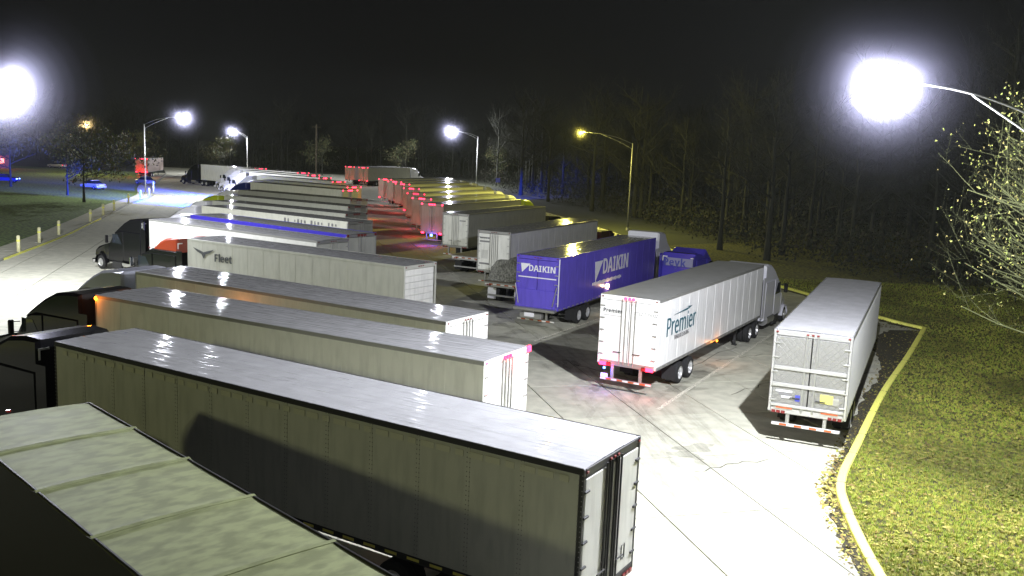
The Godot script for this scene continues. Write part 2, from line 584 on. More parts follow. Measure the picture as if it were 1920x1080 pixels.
var right_edge := []
func ground() -> void:
	var g := PlaneMesh.new()
	g.size = Vector2(2400, 2400)
	var go := structure("terrain", g, M.dark_earth)
	go.position.y = -0.14
	var lot := PackedVector2Array(LOT)
	var lo := structure("parking_lot", flat(lot, -0.045), M.joint)
	# slabs: a grid turned by 15 degrees, joints recessed
	var n := Vector2(0.966, -0.2588)
	var d := Vector2(0.2588, 0.966)
	var near := []
	var far := st_new()
	for i in range(-60, 30):
		for j in range(-62, 12):
			var u := 10.62 + 3.13 * i
			var v := -22.27 + 4.6 * j
			var c := n * (u + 1.565) + d * (v + 2.3)
			if c.y < -262 or c.y > 22 or c.x > 30 or c.x < -105:
				continue
			var q := PackedVector2Array([n * u + d * v, n * (u + 3.13) + d * v, n * (u + 3.13) + d * (v + 4.6), n * u + d * (v + 4.6)])
			var inside := true
			for p in q:
				inside = inside and Geometry2D.is_point_in_polygon(p, lot)
			var parts := [q]
			if not inside:
				parts = Geometry2D.intersect_polygons(q, lot)
			for p in parts:
				var ok: bool = c.y < -14 and absf(c.x) < -c.y * 0.62 + 2
				if ok and p.size() > 2:
					near.append([c.length() + (25.0 if c.x < -12 else 0.0), p])
				elif p.size() > 2:
					add_slab(far, p)
	near.sort_custom(func(a, b): return a[0] < b[0])
	for k in near.size():
		if k < 290:
			var st := st_new()
			add_slab(st, near[k][1])
			obj("slab", fin(st), M["concrete_%d" % rng.randi_range(0, 2)], lo)
		else:
			add_slab(far, near[k][1])
	var fo := obj("slab_field", fin(far), M.concrete_1, lo)
	fo.set_meta("kind", "stuff")
	# painted slot lines on the right
	for s in [[Vector2(5.9, -34.95), Vector2(15.4, -52.4)], [Vector2(1.2, -46.7), Vector2(10.6, -63.6)], [Vector2(-3.0, -60.5), Vector2(6.4, -78.0)], [Vector2(-5.4, -70), Vector2(3.4, -87)]]:
		obj("painted_line", flat(ribbon(s, 0.17, 0), 0.018), M.line_paint, lo)
	wear(lo)
	# right kerb, verge
	var ke := []
	for i in range(0, 15):
		ke.append(LOT[i] + Vector2(0.12, 0))
	ke = ke.slice(1)
	# the sharp far corner stays sharp: two smooth runs
	right_edge = curve2(ke.slice(0, 9), 5)
	right_edge.append_array(curve2(ke.slice(8), 4).slice(1))
	var kb := obj("kerb", kerb_mesh(right_edge, 0.27, 0.16), M.kerb_yellow, self)
	kb.set_meta("kind", "structure")
	var run := 0.0
	for i in range(1, right_edge.size() - 1):
		run += right_edge[i].distance_to(right_edge[i - 1])
		if run > 2.4 and right_edge[i].y > -75 and right_edge[i].y < -15:
			run = 0.0
			var dd: Vector2 = right_edge[i + 1] - right_edge[i - 1]
			var jt := bx("kerb_joint", Vector3(0.276, 0.2, 0.022), Vector3(right_edge[i].x, 0.064, right_edge[i].y), M.litter_soil, kb, 0.03)
			jt.rotation.y = atan2(dd.x, dd.y)
	var vp := PackedVector2Array()
	for p in right_edge:
		vp.append(p + Vector2(0.06, 0))
	vp.append(Vector2(60, -130))
	vp.append(Vector2(95, -60))
	vp.append(Vector2(70, 10))
	vp.append(Vector2(10, 10))
	structure("verge", flat(vp, 0.11), M.turf_soil)
	# dirt and leaf litter that has crept over the pavement edge
	var lp := PackedVector2Array()
	var back := []
	var nz := FastNoiseLite.new()
	nz.seed = 5
	nz.frequency = 0.5
	for i in right_edge.size():
		var p: Vector2 = right_edge[i]
		if p.y > -14 or p.y < -70:
			continue
		var dd: Vector2 = (right_edge[mini(i + 1, right_edge.size() - 1)] - right_edge[i - 1]).normalized()
		lp.append(p)
		for k in 3:
			var pp: Vector2 = p + dd * (k * 0.33) * p.distance_to(right_edge[mini(i + 1, right_edge.size() - 1)])
			var wide := 0.45 + 0.35 * nz.get_noise_2d(pp.x * 3, pp.y * 3) + smoothstep(-30.0, -37.0, pp.y) * 0.3 + smoothstep(-42.0, -51.0, pp.y) * 1.6
			if pp.y < -55:
				wide = 0.5 + 0.4 * nz.get_noise_2d(pp.x * 3, pp.y * 3)
			back.append(pp + Vector2(-wide, 0.0 if pp.y > -54 else 0.6))
	back.reverse()
	lp.append_array(PackedVector2Array(back))
	var li := obj("leaf_dirt", flat(lp, 0.006), M.litter_soil, lo)
	li.set_meta("kind", "stuff")

func blob(c: Vector2, rx: float, ry: float, turn: float, r2: RandomNumberGenerator) -> PackedVector2Array:
	var p := PackedVector2Array()
	var n := 18
	var ph := r2.randf() * TAU
	for i in n:
		var a := TAU * i / n
		var k := 1.0 + 0.22 * sin(3.0 * a + ph) + 0.14 * sin(5.0 * a + 2.0 * ph) + r2.randf_range(-0.08, 0.08)
		p.append(c + Vector2(cos(a) * rx * k, sin(a) * ry * k).rotated(turn))
	return p

# oil drips, tyre marks and cracks on the slabs
func wear(lo: Node3D) -> void:
	var r2 := RandomNumberGenerator.new()
	r2.seed = 61
	for k in [["oil", 0.05, 0.17], ["oil_faint", 0.06, 0.08], ["tyre_mark", 0.05, 0.045], ["crack", 0.03, 0.75]]:
		var m := mat(k[0], lin(k[1], k[1], k[1] * 0.85, k[2]), 0.7)
		m.transparency = BaseMaterial3D.TRANSPARENCY_ALPHA
	var lvl := 0
	for s in [[Vector2(13.6, -30.2), 24.4], [Vector2(8.6, -40.5), 29.6], [Vector2(4.6, -36.5), 29.0], [Vector2(0.6, -49.0), 27.0], [Vector2(-2.4, -57.5), 26.5], [Vector2(-5.6, -70.5), 26.5], [Vector2(6.4, -30.0), -15.0], [Vector2(2.8, -40.0), -15.0]]:
		var f: Array = dirs(s[1])
		var fv := Vector2(f[0].x, f[0].z)
		var sv := Vector2(f[1].x, f[1].z)
		for k in 9:
			var c: Vector2 = s[0] + fv * r2.randf_range(-3.0, 13.0) + sv * r2.randfn() * 0.7
			var r := r2.randf_range(0.12, 0.5)
			lvl += 1
			obj("oil_stain", flat(blob(c, r, r * r2.randf_range(0.9, 2.6), r2.randf() * TAU, r2), 0.0045 + 0.00008 * lvl), M.oil if k % 3 == 0 else M.oil_faint, lo)
	for k in 14:
		var a := Vector2(r2.randf_range(4.5, 9.0), r2.randf_range(-24, -20))
		var mid := Vector2(r2.randf_range(2.5, 6.0), r2.randf_range(-38, -33))
		var b := Vector2(r2.randf_range(-6, 4.0), r2.randf_range(-66, -50))
		if k % 3 == 0:
			b = Vector2(r2.randf_range(9.0, 12.5), r2.randf_range(-48, -42))
		for off in [0.0, 1.9]:
			lvl += 1
			var o := Vector2(off, 0)
			obj("tyre_mark", flat(ribbon(curve2([a + o, mid + o, b + o], 8), r2.randf_range(0.14, 0.34), 0), 0.0045 + 0.00008 * lvl), M.tyre_mark, lo)
	for c in [[Vector2(12.6, -38.5), Vector2(15.4, -44.0)], [Vector2(13.4, -41.0), Vector2(17.5, -43.0)], [Vector2(7.4, -40.5), Vector2(11.8, -47.5)], [Vector2(9.3, -37.5), Vector2(12.5, -41.0)], [Vector2(6.0, -28.0), Vector2(8.8, -29.6)], [Vector2(11.0, -33.0), Vector2(12.6, -33.4)], [Vector2(3.0, -42.0), Vector2(5.6, -39.5)], [Vector2(10.0, -44), Vector2(13.0, -46)]]:
		var pts := []
		for k in 10:
			pts.append(c[0].lerp(c[1], k / 9.0) + Vector2(r2.randf_range(-0.16, 0.16), r2.randf_range(-0.16, 0.16)))
		lvl += 1
		obj("crack", flat(ribbon(pts, 0.035, 0), 0.0045 + 0.00008 * lvl), M.crack, lo)

# ------------------------------------------------------------------ vehicles' common parts
func wheel(parent: Node3D, at: Vector3, side: float, dual := true) -> void:
	# side +1: outer face towards +x
	var tp: Array
	var w := 0.29
	if dual:
		tp = [Vector2(-0.60, 0.29), Vector2(-0.59, 0.43), Vector2(-0.55, 0.49), Vector2(-0.36, 0.495), Vector2(-0.32, 0.46), Vector2(-0.31, 0.38), Vector2(-0.29, 0.38), Vector2(-0.28, 0.46), Vector2(-0.24, 0.495), Vector2(-0.05, 0.49), Vector2(-0.01, 0.43), Vector2(0.0, 0.29)]
	else:
		tp = [Vector2(-w, 0.29), Vector2(-w + 0.01, 0.43), Vector2(-w + 0.05, 0.49), Vector2(-0.05, 0.49), Vector2(-0.01, 0.43), Vector2(0.0, 0.29)]
	var o := obj("wheel", lathe_x("tyre%d" % int(dual), tp), M.rubber, parent, at, Vector3(0, 0 if side > 0 else 180, 0))
	var rp: Array
	if dual:
		rp = [Vector2(-0.16, 0.0), Vector2(-0.16, 0.08), Vector2(-0.10, 0.10), Vector2(-0.13, 0.19), Vector2(-0.10, 0.25), Vector2(-0.01, 0.275), Vector2(0.0, 0.29)]
	else:
		rp = [Vector2(0.03, 0.0), Vector2(0.03, 0.08), Vector2(-0.03, 0.10), Vector2(-0.05, 0.20), Vector2(-0.04, 0.25), Vector2(-0.01, 0.275), Vector2(0.0, 0.29)]
	rp.reverse()
	obj("rim", lathe_x("rim%d" % int(dual), rp, 24), M.rim, o)

func roof_mesh(L: float, sd: int, amp: float) -> ArrayMesh:
	var key := "roof%.2f,%d,%.4f" % [L, sd, amp]
	if cache.has(key):
		return cache[key]
	var nz := FastNoiseLite.new()
	nz.seed = sd
	nz.frequency = 0.8
	var nx := 42
	var nzs := int(L * 5)
	var vs := PackedVector3Array()
	var ns := PackedVector3Array()
	var uv := PackedVector2Array()
	var ix := PackedInt32Array()
	var f := func(x: float, z: float) -> float:
		var ph := 3.2 * sin(x * 8.0 + 2.5 * nz.get_noise_2d(x * 1.5, z * 0.3)) + 1.5 * nz.get_noise_2d(x * 2.5, z * 0.15)
		var edge := 1.0 - pow(absf(x) / (W * 0.5), 6.0)
		return 0.025 * (1.0 - pow(absf(x) / (W * 0.5), 2.0)) + amp * edge * (sin(z * 2.2 + ph) + 0.42 * sin(x * 34.0 + 2.0 * sin(z * 0.5)))
	for j in nzs + 1:
		for i in nx + 1:
			var x := (float(i) / nx - 0.5) * (W - 0.02)
			var z := -L * float(j) / nzs
			var y: float = f.call(x, z)
			vs.append(Vector3(x, y, z))
			ns.append(Vector3(-(f.call(x + 0.01, z) - y) / 0.01, 1, -(f.call(x, z + 0.01) - y) / 0.01).normalized())
			uv.append(Vector2(x, z))
			if i < nx and j < nzs:
				var a := j * (nx + 1) + i
				ix.append_array([a, a + nx + 1, a + 1, a + 1, a + nx + 1, a + nx + 2])
	var arr := []
	arr.resize(Mesh.ARRAY_MAX)
	arr[Mesh.ARRAY_VERTEX] = vs
	arr[Mesh.ARRAY_NORMAL] = ns
	arr[Mesh.ARRAY_TEX_UV] = uv
	arr[Mesh.ARRAY_INDEX] = ix
	var am := ArrayMesh.new()
	am.add_surface_from_arrays(Mesh.PRIMITIVE_TRIANGLES, arr)
	cache[key] = am
	return am

func tape_bar(parent: Node3D, y: float, z: float, width: float) -> void:
	var n := 9
	for i in n:
		bx("reflective_tape", Vector3(width / n - 0.01, 0.07, 0.006), Vector3(-width / 2 + (i + 0.5) * width / n, y, z), M.tape_white if i % 2 == 0 else M.tape_red, parent, 0.0015)

# a box trailer; origin on the ground under the middle of its rear doors, forward is -z
# o: wall, roof, door, detail 0..2, side (-1/+1: the wall whose panels show), top / tail lit, H, F (floor), rib
func trailer(label: String, x: float, z: float, yaw: float, L: float, o: Dictionary) -> Node3D:
	var t := thing("semi_trailer", label, "trailer", Vector3(x, 0, z), yaw, "box trailers in the truck park")
	var H: float = o.get("H", 4.08)
	var F: float = o.get("F", 1.15)
	var wall: Material = M[o.get("wall", "white_wall")]
	var door: Material = M[o.get("door", "white_wall")]
	var frame: Material = M[o.get("frame", "rail")]
	var det: int = o.get("detail", 1)
	var side: float = o.get("side", -1.0)
	var hw := W / 2
	var wh := H - F
	# side walls
	for s in [-1.0, 1.0]:
		if det >= 2 and s == side and not o.has("rib"):
			var np: int = o.get("panels", 13)
			var pw := (L - 0.1) / np
			for k in np:
				bx("side_panel", Vector3(0.03, wh - 0.24, pw - 0.006), Vector3(s * (hw - 0.025 - 0.0015 * (k % 2)), F + 0.12 + (wh - 0.24) / 2, -0.05 - pw * (k + 0.5)), wall, t, 0.006)
			var sm := st_new()
			for k in np - 1:
				for r in 3:
					add_box(sm, Vector3(s * (hw - 0.008), F + 0.12 + (wh - 0.24) / 2, -0.05 - pw * (k + 1)), Vector3(0.008, wh - 0.26, 0.05))
					break
			obj("panel_strip", fin(sm), M[o.get("strip", o.get("wall", "white_wall"))], t)
		elif o.has("rib") and s == side:
			var sr := st_new()
			var cnt := int(L / 0.2)
			var y0 := F + 0.12
			var y1 := H - 0.12
			for k in cnt:
				var za := -0.05 - k * (L - 0.1) / cnt
				var zb := -0.05 - (k + 1) * (L - 0.1) / cnt
				var xa: float = s * (hw + (0.02 if k % 2 else -0.07))
				var xb: float = s * (hw + (-0.07 if k % 2 else 0.02))
				quad(sr, Vector3(xa, y0, za), Vector3(xb, y0, zb), Vector3(xb, y1, zb), Vector3(xa, y1, za), Vector3(0, 2, (za + zb) / 2))
			obj("ribbed_wall", fin(sr), M.rib_steel, t)
		else:
			bx("side_wall", Vector3(0.03, wh - 0.24, L - 0.1), Vector3(s * (hw - 0.025), F + 0.12 + (wh - 0.24) / 2, -L / 2), wall, t)
		bx("top_rail", Vector3(0.05, 0.13, L), Vector3(s * (hw - 0.02), H - 0.068, -L / 2), M[o.get("rail", "rail")], t)
		bx("bottom_rail", Vector3(0.05, 0.13, L), Vector3(s * (hw - 0.02), F + 0.06, -L / 2), M[o.get("rail", "rail")], t)
	if det >= 2:
		var sd := st_new()
		var nn := int(L / 0.6)
		for k in nn:
			add_box(sd, Vector3(side * (hw + 0.008), F + 0.06, -0.3 - k * 0.6), Vector3(0.006, 0.06, 0.32))
		obj("reflective_strip", fin(sd), M[o.get("dash", "ink_grey")], t)
	# roof
	if o.get("roof_mode", "") != "panels":
		obj("roof", roof_mesh(L, int(o.get("rs", 1)), o.get("amp", 0.0035)), M[o.get("roof", "roof_white")], t, Vector3(0, H - 0.012, 0))
	else:
		roof_panels(t, L, H)
	# front wall, floor, posts
	bx("front_wall", Vector3(W - 0.06, wh - 0.02, 0.04), Vector3(0, F + wh / 2, -L + 0.02), wall, t)
	bx("floor", Vector3(W - 0.12, 0.16, L - 0.1), Vector3(0, F + 0.02, -L / 2), M.dark_metal, t)
	for s in [-1.0, 1.0]:
		bx("corner_post", Vector3(0.10, wh - 0.02, 0.11), Vector3(s * (hw - 0.05), F + wh / 2, -L + 0.03), M[o.get("rail", "rail")], t, 0.03)
		bx("rear_post", Vector3(0.10, wh - 0.02, 0.11), Vector3(s * (hw - 0.05), F + wh / 2, -0.05), frame, t, 0.02)
	bx("rear_header", Vector3(W - 0.2, 0.2, 0.1), Vector3(0, H - 0.115, -0.05), frame, t, 0.02)
	bx("rear_sill", Vector3(W - 0.2, 0.2, 0.12), Vector3(0, F + 0.07, -0.05), M[o.get("sill", "rail")], t, 0.02)
	# doors
	var dh := wh - 0.4
	var dy := F + 0.17 + dh / 2
	if o.get("roll_door", false):
		var rd := Node3D.new()
		rd.name = "roll_door"
		t.add_child(rd)
		for k in 8:
			bx("door_slat", Vector3(W - 0.34, dh / 8 - 0.012, 0.05), Vector3(0, F + 0.17 + dh / 8 * (k + 0.5), -0.08), door, rd, 0.01)
	else:
		for s in [-1.0, 1.0]:
			var dr := bx("door", Vector3(hw - 0.125, dh, 0.05), Vector3(s * (hw / 2 - 0.045), dy, -0.02), door, t, 0.012)
			if det >= 1:
				var rods: Array = o.get("rods", [0.10, 0.27])
				for r in rods:
					obj("lock_rod", rod_mesh(dh + 0.2, 0.022, 8), M[o.get("rodmat", "steel")], dr, Vector3(s * (r - hw / 2 + 0.045), 0, 0.05))
			if det >= 2:
				for k in 5:
					bx("hinge", Vector3(0.2, 0.05, 0.05), Vector3(s * (hw / 2 - 0.1), -dh / 2 + 0.25 + k * (dh - 0.5) / 4, 0.035), M[o.get("rodmat", "steel")], dr, 0.01)
				bx("handle", Vector3(0.34, 0.035, 0.03), Vector3(s * (0.27 - hw / 2 + 0.2), -dh / 2 + 0.4, 0.07), M.dark_metal, dr, 0.008)
	# lights
	var top: String = o.get("top", "")
	for k in [-0.17, 0.0, 0.17]:
		if det >= 1 or top != "":
			bx("marker_light", Vector3((0.12 if top != "" else 0.09) if det > 1 else 0.2, (0.12 if top != "" else 0.05) if det > 1 else 0.16, 0.04), Vector3(k * (1.0 if det > 1 else 1.6), H - 0.10, 0.02), M[top] if top != "" else M.red_dull, t, 0.012)
	for s in [-1.0, 1.0]:
		if det >= 1 or top != "":
			bx("corner_light", Vector3(0.08 if det > 1 else 0.16, 0.05 if det > 1 else 0.15, 0.04), Vector3(s * (hw - 0.12), H - 0.09, 0.022), M[top] if top != "" and o.get("corner", true) else M.red_dull, t, 0.012)
	var tail: String = o.get("tail", "")
	for s in [-1.0, 1.0]:
		for k in 3:
			bx("tail_light", Vector3(0.13, 0.10, 0.03) if tail == "" else Vector3(0.2, 0.16, 0.04), Vector3(s * (hw - 0.2 - 0.16 * k), F + 0.02, 0.028), M[tail] if tail != "" and k < 2 else M.red_dull, t, 0.02)
	# underride guard
	var gy: float = o.get("gy", 0.52)
	bx("underride_guard", Vector3(W - 0.3, 0.11, 0.1), Vector3(0, gy, -0.06), M.steel, t, 0.015)
	for s in [-1.0, 1.0]:
		bx("guard_strut", Vector3(0.13, F - gy - 0.02, 0.1), Vector3(s * 0.62, (F + gy) / 2 + 0.03, -0.08), M.steel, t, 0.015)
	if det >= 2:
		tape_bar(t, gy, -0.004, W - 0.34)
	if det >= 1 or o.get("wheels", true):
		for s in [-1.0, 1.0]:
			for zz in [-3.15, -4.45]:
				wheel(t, Vector3(s * (hw - 0.03), 0.5, zz), s)
			if det >= 2:
				bx("mud_flap", Vector3(0.6, 0.65, 0.015), Vector3(s * (hw - 0.32), 0.6, -2.45), M.rubber, t, 0.003)
			bx("landing_leg", Vector3(0.12, 1.0, 0.12), Vector3(s * 0.8, F - 0.5 - 0.05, -L + 2.9), M.dark_metal, t)
			bx("sand_shoe", Vector3(0.26, 0.04, 0.26), Vector3(s * 0.8, 0.06, -L + 2.9), M.dark_metal, t)
		bx("suspension", Vector3(1.1, 0.36, 3.6), Vector3(0, F - 0.3, -3.8), M.dark_metal, t)
		for zz in [-3.15, -4.45]:
			obj("axle", rod_mesh(W - 0.3, 0.07), M.dark_metal, t, Vector3(0, 0.5, zz), Vector3(0, 0, 90))
	return t

func roof_panels(t: Node3D, L: float, H: float) -> void:
	var n := 7
	var pw := L / n
	var nz := FastNoiseLite.new()
	nz.seed = 31
	nz.frequency = 0.7
	for k in n:
		var st := st_new()
		st.set_smooth_group(0)
		var g := []
		for j in 17:
			var row := []
			for i in 17:
				var xx := (i / 16.0 - 0.5) * (W + 0.05)
				var zz := -pw * (k + j / 16.0)
				var sag := sin(PI * j / 16.0)
				var ridge := exp(-pow((16 - j) / 1.1, 2.0)) * 0.012 + exp(-pow(j / 0.9, 2.0)) * 0.015
				var wob := 0.004 * nz.get_noise_2d(xx * 2.0, zz * 1.4)
				var e := 0.022 * nz.get_noise_2d(zz * 1.6, 7.0)
				row.append(Vector3(xx + (e if i == 0 or i == 16 else 0.0), H - 0.03 + 0.03 * (1.0 - pow(2.0 * xx / W, 2.0)) - 0.004 * sag + ridge + wob, zz))
			g.append(row)
		for j in 16:
			for i in 16:
				quad(st, g[j][i], g[j][i + 1], g[j + 1][i + 1], g[j + 1][i], Vector3(0, 0, -pw * (k + 0.5)))
		obj("roof_panel", fin(st), M.roof_fibre, t)
		# lapped seam
		var sb := st_new()
		for i in 16:
			var a: Vector3 = g[0][i] + Vector3(0, 0.012, 0.035)
			var b: Vector3 = g[0][i + 1] + Vector3(0, 0.012, 0.035)
			quad(sb, a, b, b + Vector3(0, 0.01, -0.075), a + Vector3(0, 0.01, -0.075), a - Vector3(0, 1, 0))
			quad(sb, a, b, b + Vector3(0, -0.03, 0.005), a + Vector3(0, -0.03, 0.005), a - Vector3(0, 0, 1))
		obj("roof_seam", fin(sb), M.roof_fibre, t)

# ------------------------------------------------------------------ tractors
# origin on the ground under the trailer's front; forward -z
func shell(side_pts: Array, hw_of: Callable, bev: float) -> ArrayMesh:
	var pts := PackedVector2Array(side_pts)      # (z, y)
	var n := pts.size()
	var ins := PackedVector2Array()
	var cw := Geometry2D.is_polygon_clockwise(pts)
	for i in n:
		var a := (pts[i] - pts[(i + n - 1) % n]).normalized().orthogonal()
		var b := (pts[(i + 1) % n] - pts[i]).normalized().orthogonal()
		var nn := (a + b).normalized()
		var q := pts[i] + nn * bev
		if not Geometry2D.is_point_in_polygon(pts[i] + nn * 0.01, pts):
			q = pts[i] - nn * bev
		ins.append(q)
	var st := st_new()
	var tr := Geometry2D.triangulate_polygon(ins)
	for s in [-1.0, 1.0]:
		for i in range(0, tr.size(), 3):
			var v := []
			for k in 3:
				var p := ins[tr[i + k]]
				v.append(Vector3(s * hw_of.call(p), p.y, p.x))
			tri(st, v[0], v[1], v[2], Vector3(0, (v[0].y + v[1].y + v[2].y) / 3, (v[0].z + v[1].z + v[2].z) / 3))
		for i in n:
			var j := (i + 1) % n
			var a3 := Vector3(s * hw_of.call(ins[i]), ins[i].y, ins[i].x)
			var b3 := Vector3(s * hw_of.call(ins[j]), ins[j].y, ins[j].x)
			var c3 := Vector3(s * (hw_of.call(pts[j]) - bev), pts[j].y, pts[j].x)
			var d3 := Vector3(s * (hw_of.call(pts[i]) - bev), pts[i].y, pts[i].x)
			quad(st, a3, b3, c3, d3, Vector3(0, (ins[i].y + ins[j].y) / 2 - ((pts[i].y + pts[j].y) - (ins[i].y + ins[j].y)), (ins[i].x + ins[j].x) / 2 - ((pts[i].x + pts[j].x) - (ins[i].x + ins[j].x))))
			if s > 0:
				var e3 := Vector3(-c3.x, c3.y, c3.z)
				var f3 := Vector3(-d3.x, d3.y, d3.z)
				quad(st, d3, c3, e3, f3, Vector3(0, ins[i].y * 2 - pts[i].y, ins[i].x * 2 - pts[i].x))
	return fin(st)

func tractor(label: String, x: float, z: float, yaw: float, o: Dictionary) -> Node3D:
	var t := thing("tractor_unit", label, "truck", Vector3(x, 0, z), yaw, "tractor units in the truck park")
	var paint: Material = M[o.get("paint", "white_paint")]
	var fair: Material = M[o.get("fair", o.get("paint", "white_paint"))]
	var low: bool = o.get("low", false)
	var det: int = o.get("detail", 1)
	var rt: float = o.get("top", 3.0 if low else 3.95)
	var hw := func(p: Vector2) -> float:
		return lerpf(0.92, 1.22, smoothstep(-7.2, -4.6, p.x))
	# hood and cab
	obj("hood", shell([Vector2(-7.05, 0.62), Vector2(-7.2, 0.95), Vector2(-7.1, 1.32), Vector2(-6.75, 1.55), Vector2(-5.6, 1.85), Vector2(-4.9, 2.0), Vector2(-4.85, 0.75), Vector2(-5.35, 0.78), Vector2(-5.5, 1.05), Vector2(-5.8, 1.2), Vector2(-6.25, 1.2), Vector2(-6.5, 1.0), Vector2(-6.6, 0.62)], hw, 0.09), paint, t)
	obj("cab", shell([Vector2(-4.88, 0.75), Vector2(-4.9, 1.95), Vector2(-4.55, 2.45), Vector2(-4.2, 2.78), Vector2(-3.9, 2.9), Vector2(-3.2, 2.95), Vector2(-3.2, 0.75)], hw, 0.08), paint, t)
	if not o.get("day", false):
		obj("sleeper", shell([Vector2(-3.18, 0.75), Vector2(-3.18, 2.96), Vector2(-1.15, minf(rt, 2.98)), Vector2(-1.1, 0.75)], hw, 0.07), paint, t)
	if not low:
		if o.has("fairbase"):
			obj("sleeper_top", shell([Vector2(-3.9, 2.88), Vector2(-3.3, 3.2), Vector2(-1.06, 3.2), Vector2(-1.06, 2.86), Vector2(-3.6, 2.84)], func(_p: Vector2) -> float: return 1.19, 0.07), paint, t)
			obj("roof_fairing", shell([Vector2(-3.2, 3.15), Vector2(-2.7, 3.6), Vector2(-2.1, rt - 0.08), Vector2(-1.6, rt), Vector2(-1.05, rt - 0.02), Vector2(-1.05, 3.12)], func(_p: Vector2) -> float: return 1.16, 0.12), fair, t)
		else:
			obj("roof_fairing", shell([Vector2(-4.35, 2.72), Vector2(-3.85, 3.12), Vector2(-3.2, 3.52), Vector2(-2.5, rt - 0.12), Vector2(-1.7, rt), Vector2(-1.05, rt - 0.02), Vector2(-1.05, 2.9), Vector2(-3.6, 2.86)], func(_p: Vector2) -> float: return 1.18, 0.12), fair, t)
	# glass
	var st := st_new()
	var wsp := [Vector3(-1.0, 2.03, -4.93), Vector3(1.0, 2.03, -4.93), Vector3(0.95, 2.72, -4.34), Vector3(-0.95, 2.72, -4.34)]
	for i in 4:
		wsp[i] += Vector3(0, 0.03, -0.05)
	quad(st, wsp[0], wsp[1], wsp[2], wsp[3], Vector3(0, 1.5, -3.5))
	for i in 4:
		var a: Vector3 = wsp[i]
		var b: Vector3 = wsp[(i + 1) % 4]
		quad(st, a, b, b + Vector3(0, -0.06, 0.08), a + Vector3(0, -0.06, 0.08), Vector3(0, 2.35, -4.6))
	obj("windshield", fin(st), M[o.get("glass", "glass")], t)
	for s in [-1.0, 1.0]:
		var wp := prism_mesh(PackedVector2Array([Vector2(-0.65, -0.32), Vector2(0.45, -0.32), Vector2(0.45, 0.32), Vector2(-0.2, 0.32)] if s > 0 else [Vector2(0.65, -0.32), Vector2(-0.45, -0.32), Vector2(-0.45, 0.32), Vector2(0.2, 0.32)]), 0.012)
		var wmi := obj("side_window", wp, M.glass, t, Vector3(s * 1.222, 2.36, -4.0), Vector3(0, 90 * s, 0))
		wmi.scale.x = -1.0 if false else 1.0
		if det >= 1:
			bx("door_step", Vector3(0.2, 0.5, 1.1), Vector3(s * 1.08, 0.48, -4.1), M.dark_metal, t, 0.03)
			bx("mirror", Vector3(0.22, 0.55, 0.12), Vector3(s * 1.48, 2.3, -4.75), M[o.get("mirror", "black_paint")], t, 0.05)
			obj("mirror_arm", sweep(PackedVector3Array([Vector3(s * 1.2, 2.5, -4.6), Vector3(s * 1.48, 2.5, -4.75), Vector3(s * 1.48, 2.1, -4.75), Vector3(s * 1.2, 2.1, -4.6)]), 0.02, 6), M.dark_metal, t)
			obj("fuel_tank", rod_mesh(1.5, 0.32, 16), M.chrome if o.get("chrome", false) else M.steel, t, Vector3(s * 0.98, 0.7, -2.5), Vector3(90, 0, 0))
			bx("headlight", Vector3(0.3, 0.24, 0.14), Vector3(s * 0.74, 0.98, -7.12), M[o.get("head", "steel")], t, 0.05)
			# steer fender
			var fs := st_new()
			for k in 8:
				var a0 := PI * k / 8.0
				var a1 := PI * (k + 1) / 8.0
				var c := Vector3(s * 1.07, 0.5, -6.02)
				var p0 := c + Vector3(0, sin(a0) * 0.62, cos(a0) * 0.66)
				var p1 := c + Vector3(0, sin(a1) * 0.62, cos(a1) * 0.66)
				var e := Vector3(0.17, 0, 0)
				quad(fs, p0 - e, p0 + e, p1 + e, p1 - e, c)
				quad(fs, p0 - e * s * -1.0, p1 + e * s, p1 * 0.93 + c * 0.07 + e * s, p0 * 0.93 + c * 0.07 + e * s, c - e * s * 4)
			obj("fender", fin(fs), paint, t)
			if o.get("stack", false):
				obj("exhaust_stack", rod_mesh(2.6, 0.09, 12), M.chrome, t, Vector3(s * 1.05, 2.5, -1.0))
			if o.get("tape", false):
				bx("rear_tape", Vector3(0.34, 0.06, 0.01), Vector3(s * 0.98, rt - 0.3, -1.03), M.tape_white, t, 0.002)
				bx("rear_tape", Vector3(0.06, 0.34, 0.01), Vector3(s * 1.12, rt - 0.44, -1.024), M.tape_white, t, 0.002)
			if not o.get("day", false) and not low:
				bx("cab_extender", Vector3(0.03, 2.3, 0.5), Vector3(s * 1.2, 2.1, -0.85), paint, t, 0.01)
	# front end
	bx("grille", Vector3(1.05, 0.62, 0.06), Vector3(0, 1.05, -7.2), M.chrome if o.get("chrome", false) else M.dark_metal, t, 0.02)
	bx("bumper", Vector3(2.25, 0.36, 0.3), Vector3(0, 0.48, -7.15), M.chrome if o.get("chrome", false) else paint, t, 0.06)
	for k in 5:
		bx("cab_light", Vector3(0.12, 0.06, 0.1), Vector3((k - 2) * 0.42, 3.0 if low else 3.16, -4.0 if low else -3.92), M[o.get("cablight", "red_dull")], t, 0.02)
	# chassis
	for s in [-1.0, 1.0]:
		bx("frame_rail", Vector3(0.1, 0.26, 8.6), Vector3(s * 0.42, 0.82, -2.4), M.dark_metal, t)
		wheel(t, Vector3(s * 1.2, 0.5, -6.02), s, false)
		for zz in [0.25, 1.6]:
			wheel(t, Vector3(s * 1.24, 0.5, zz), s)
	obj("fifth_wheel", rod_mesh(0.1, 0.5, 16), M.dark_metal, t, Vector3(0, 1.02, 0.95))
	return t

func rig(x: float, z: float, yaw: float, L: float) -> Vector3:
	return Vector3(x, 0, z) + dirs(yaw)[0] * L

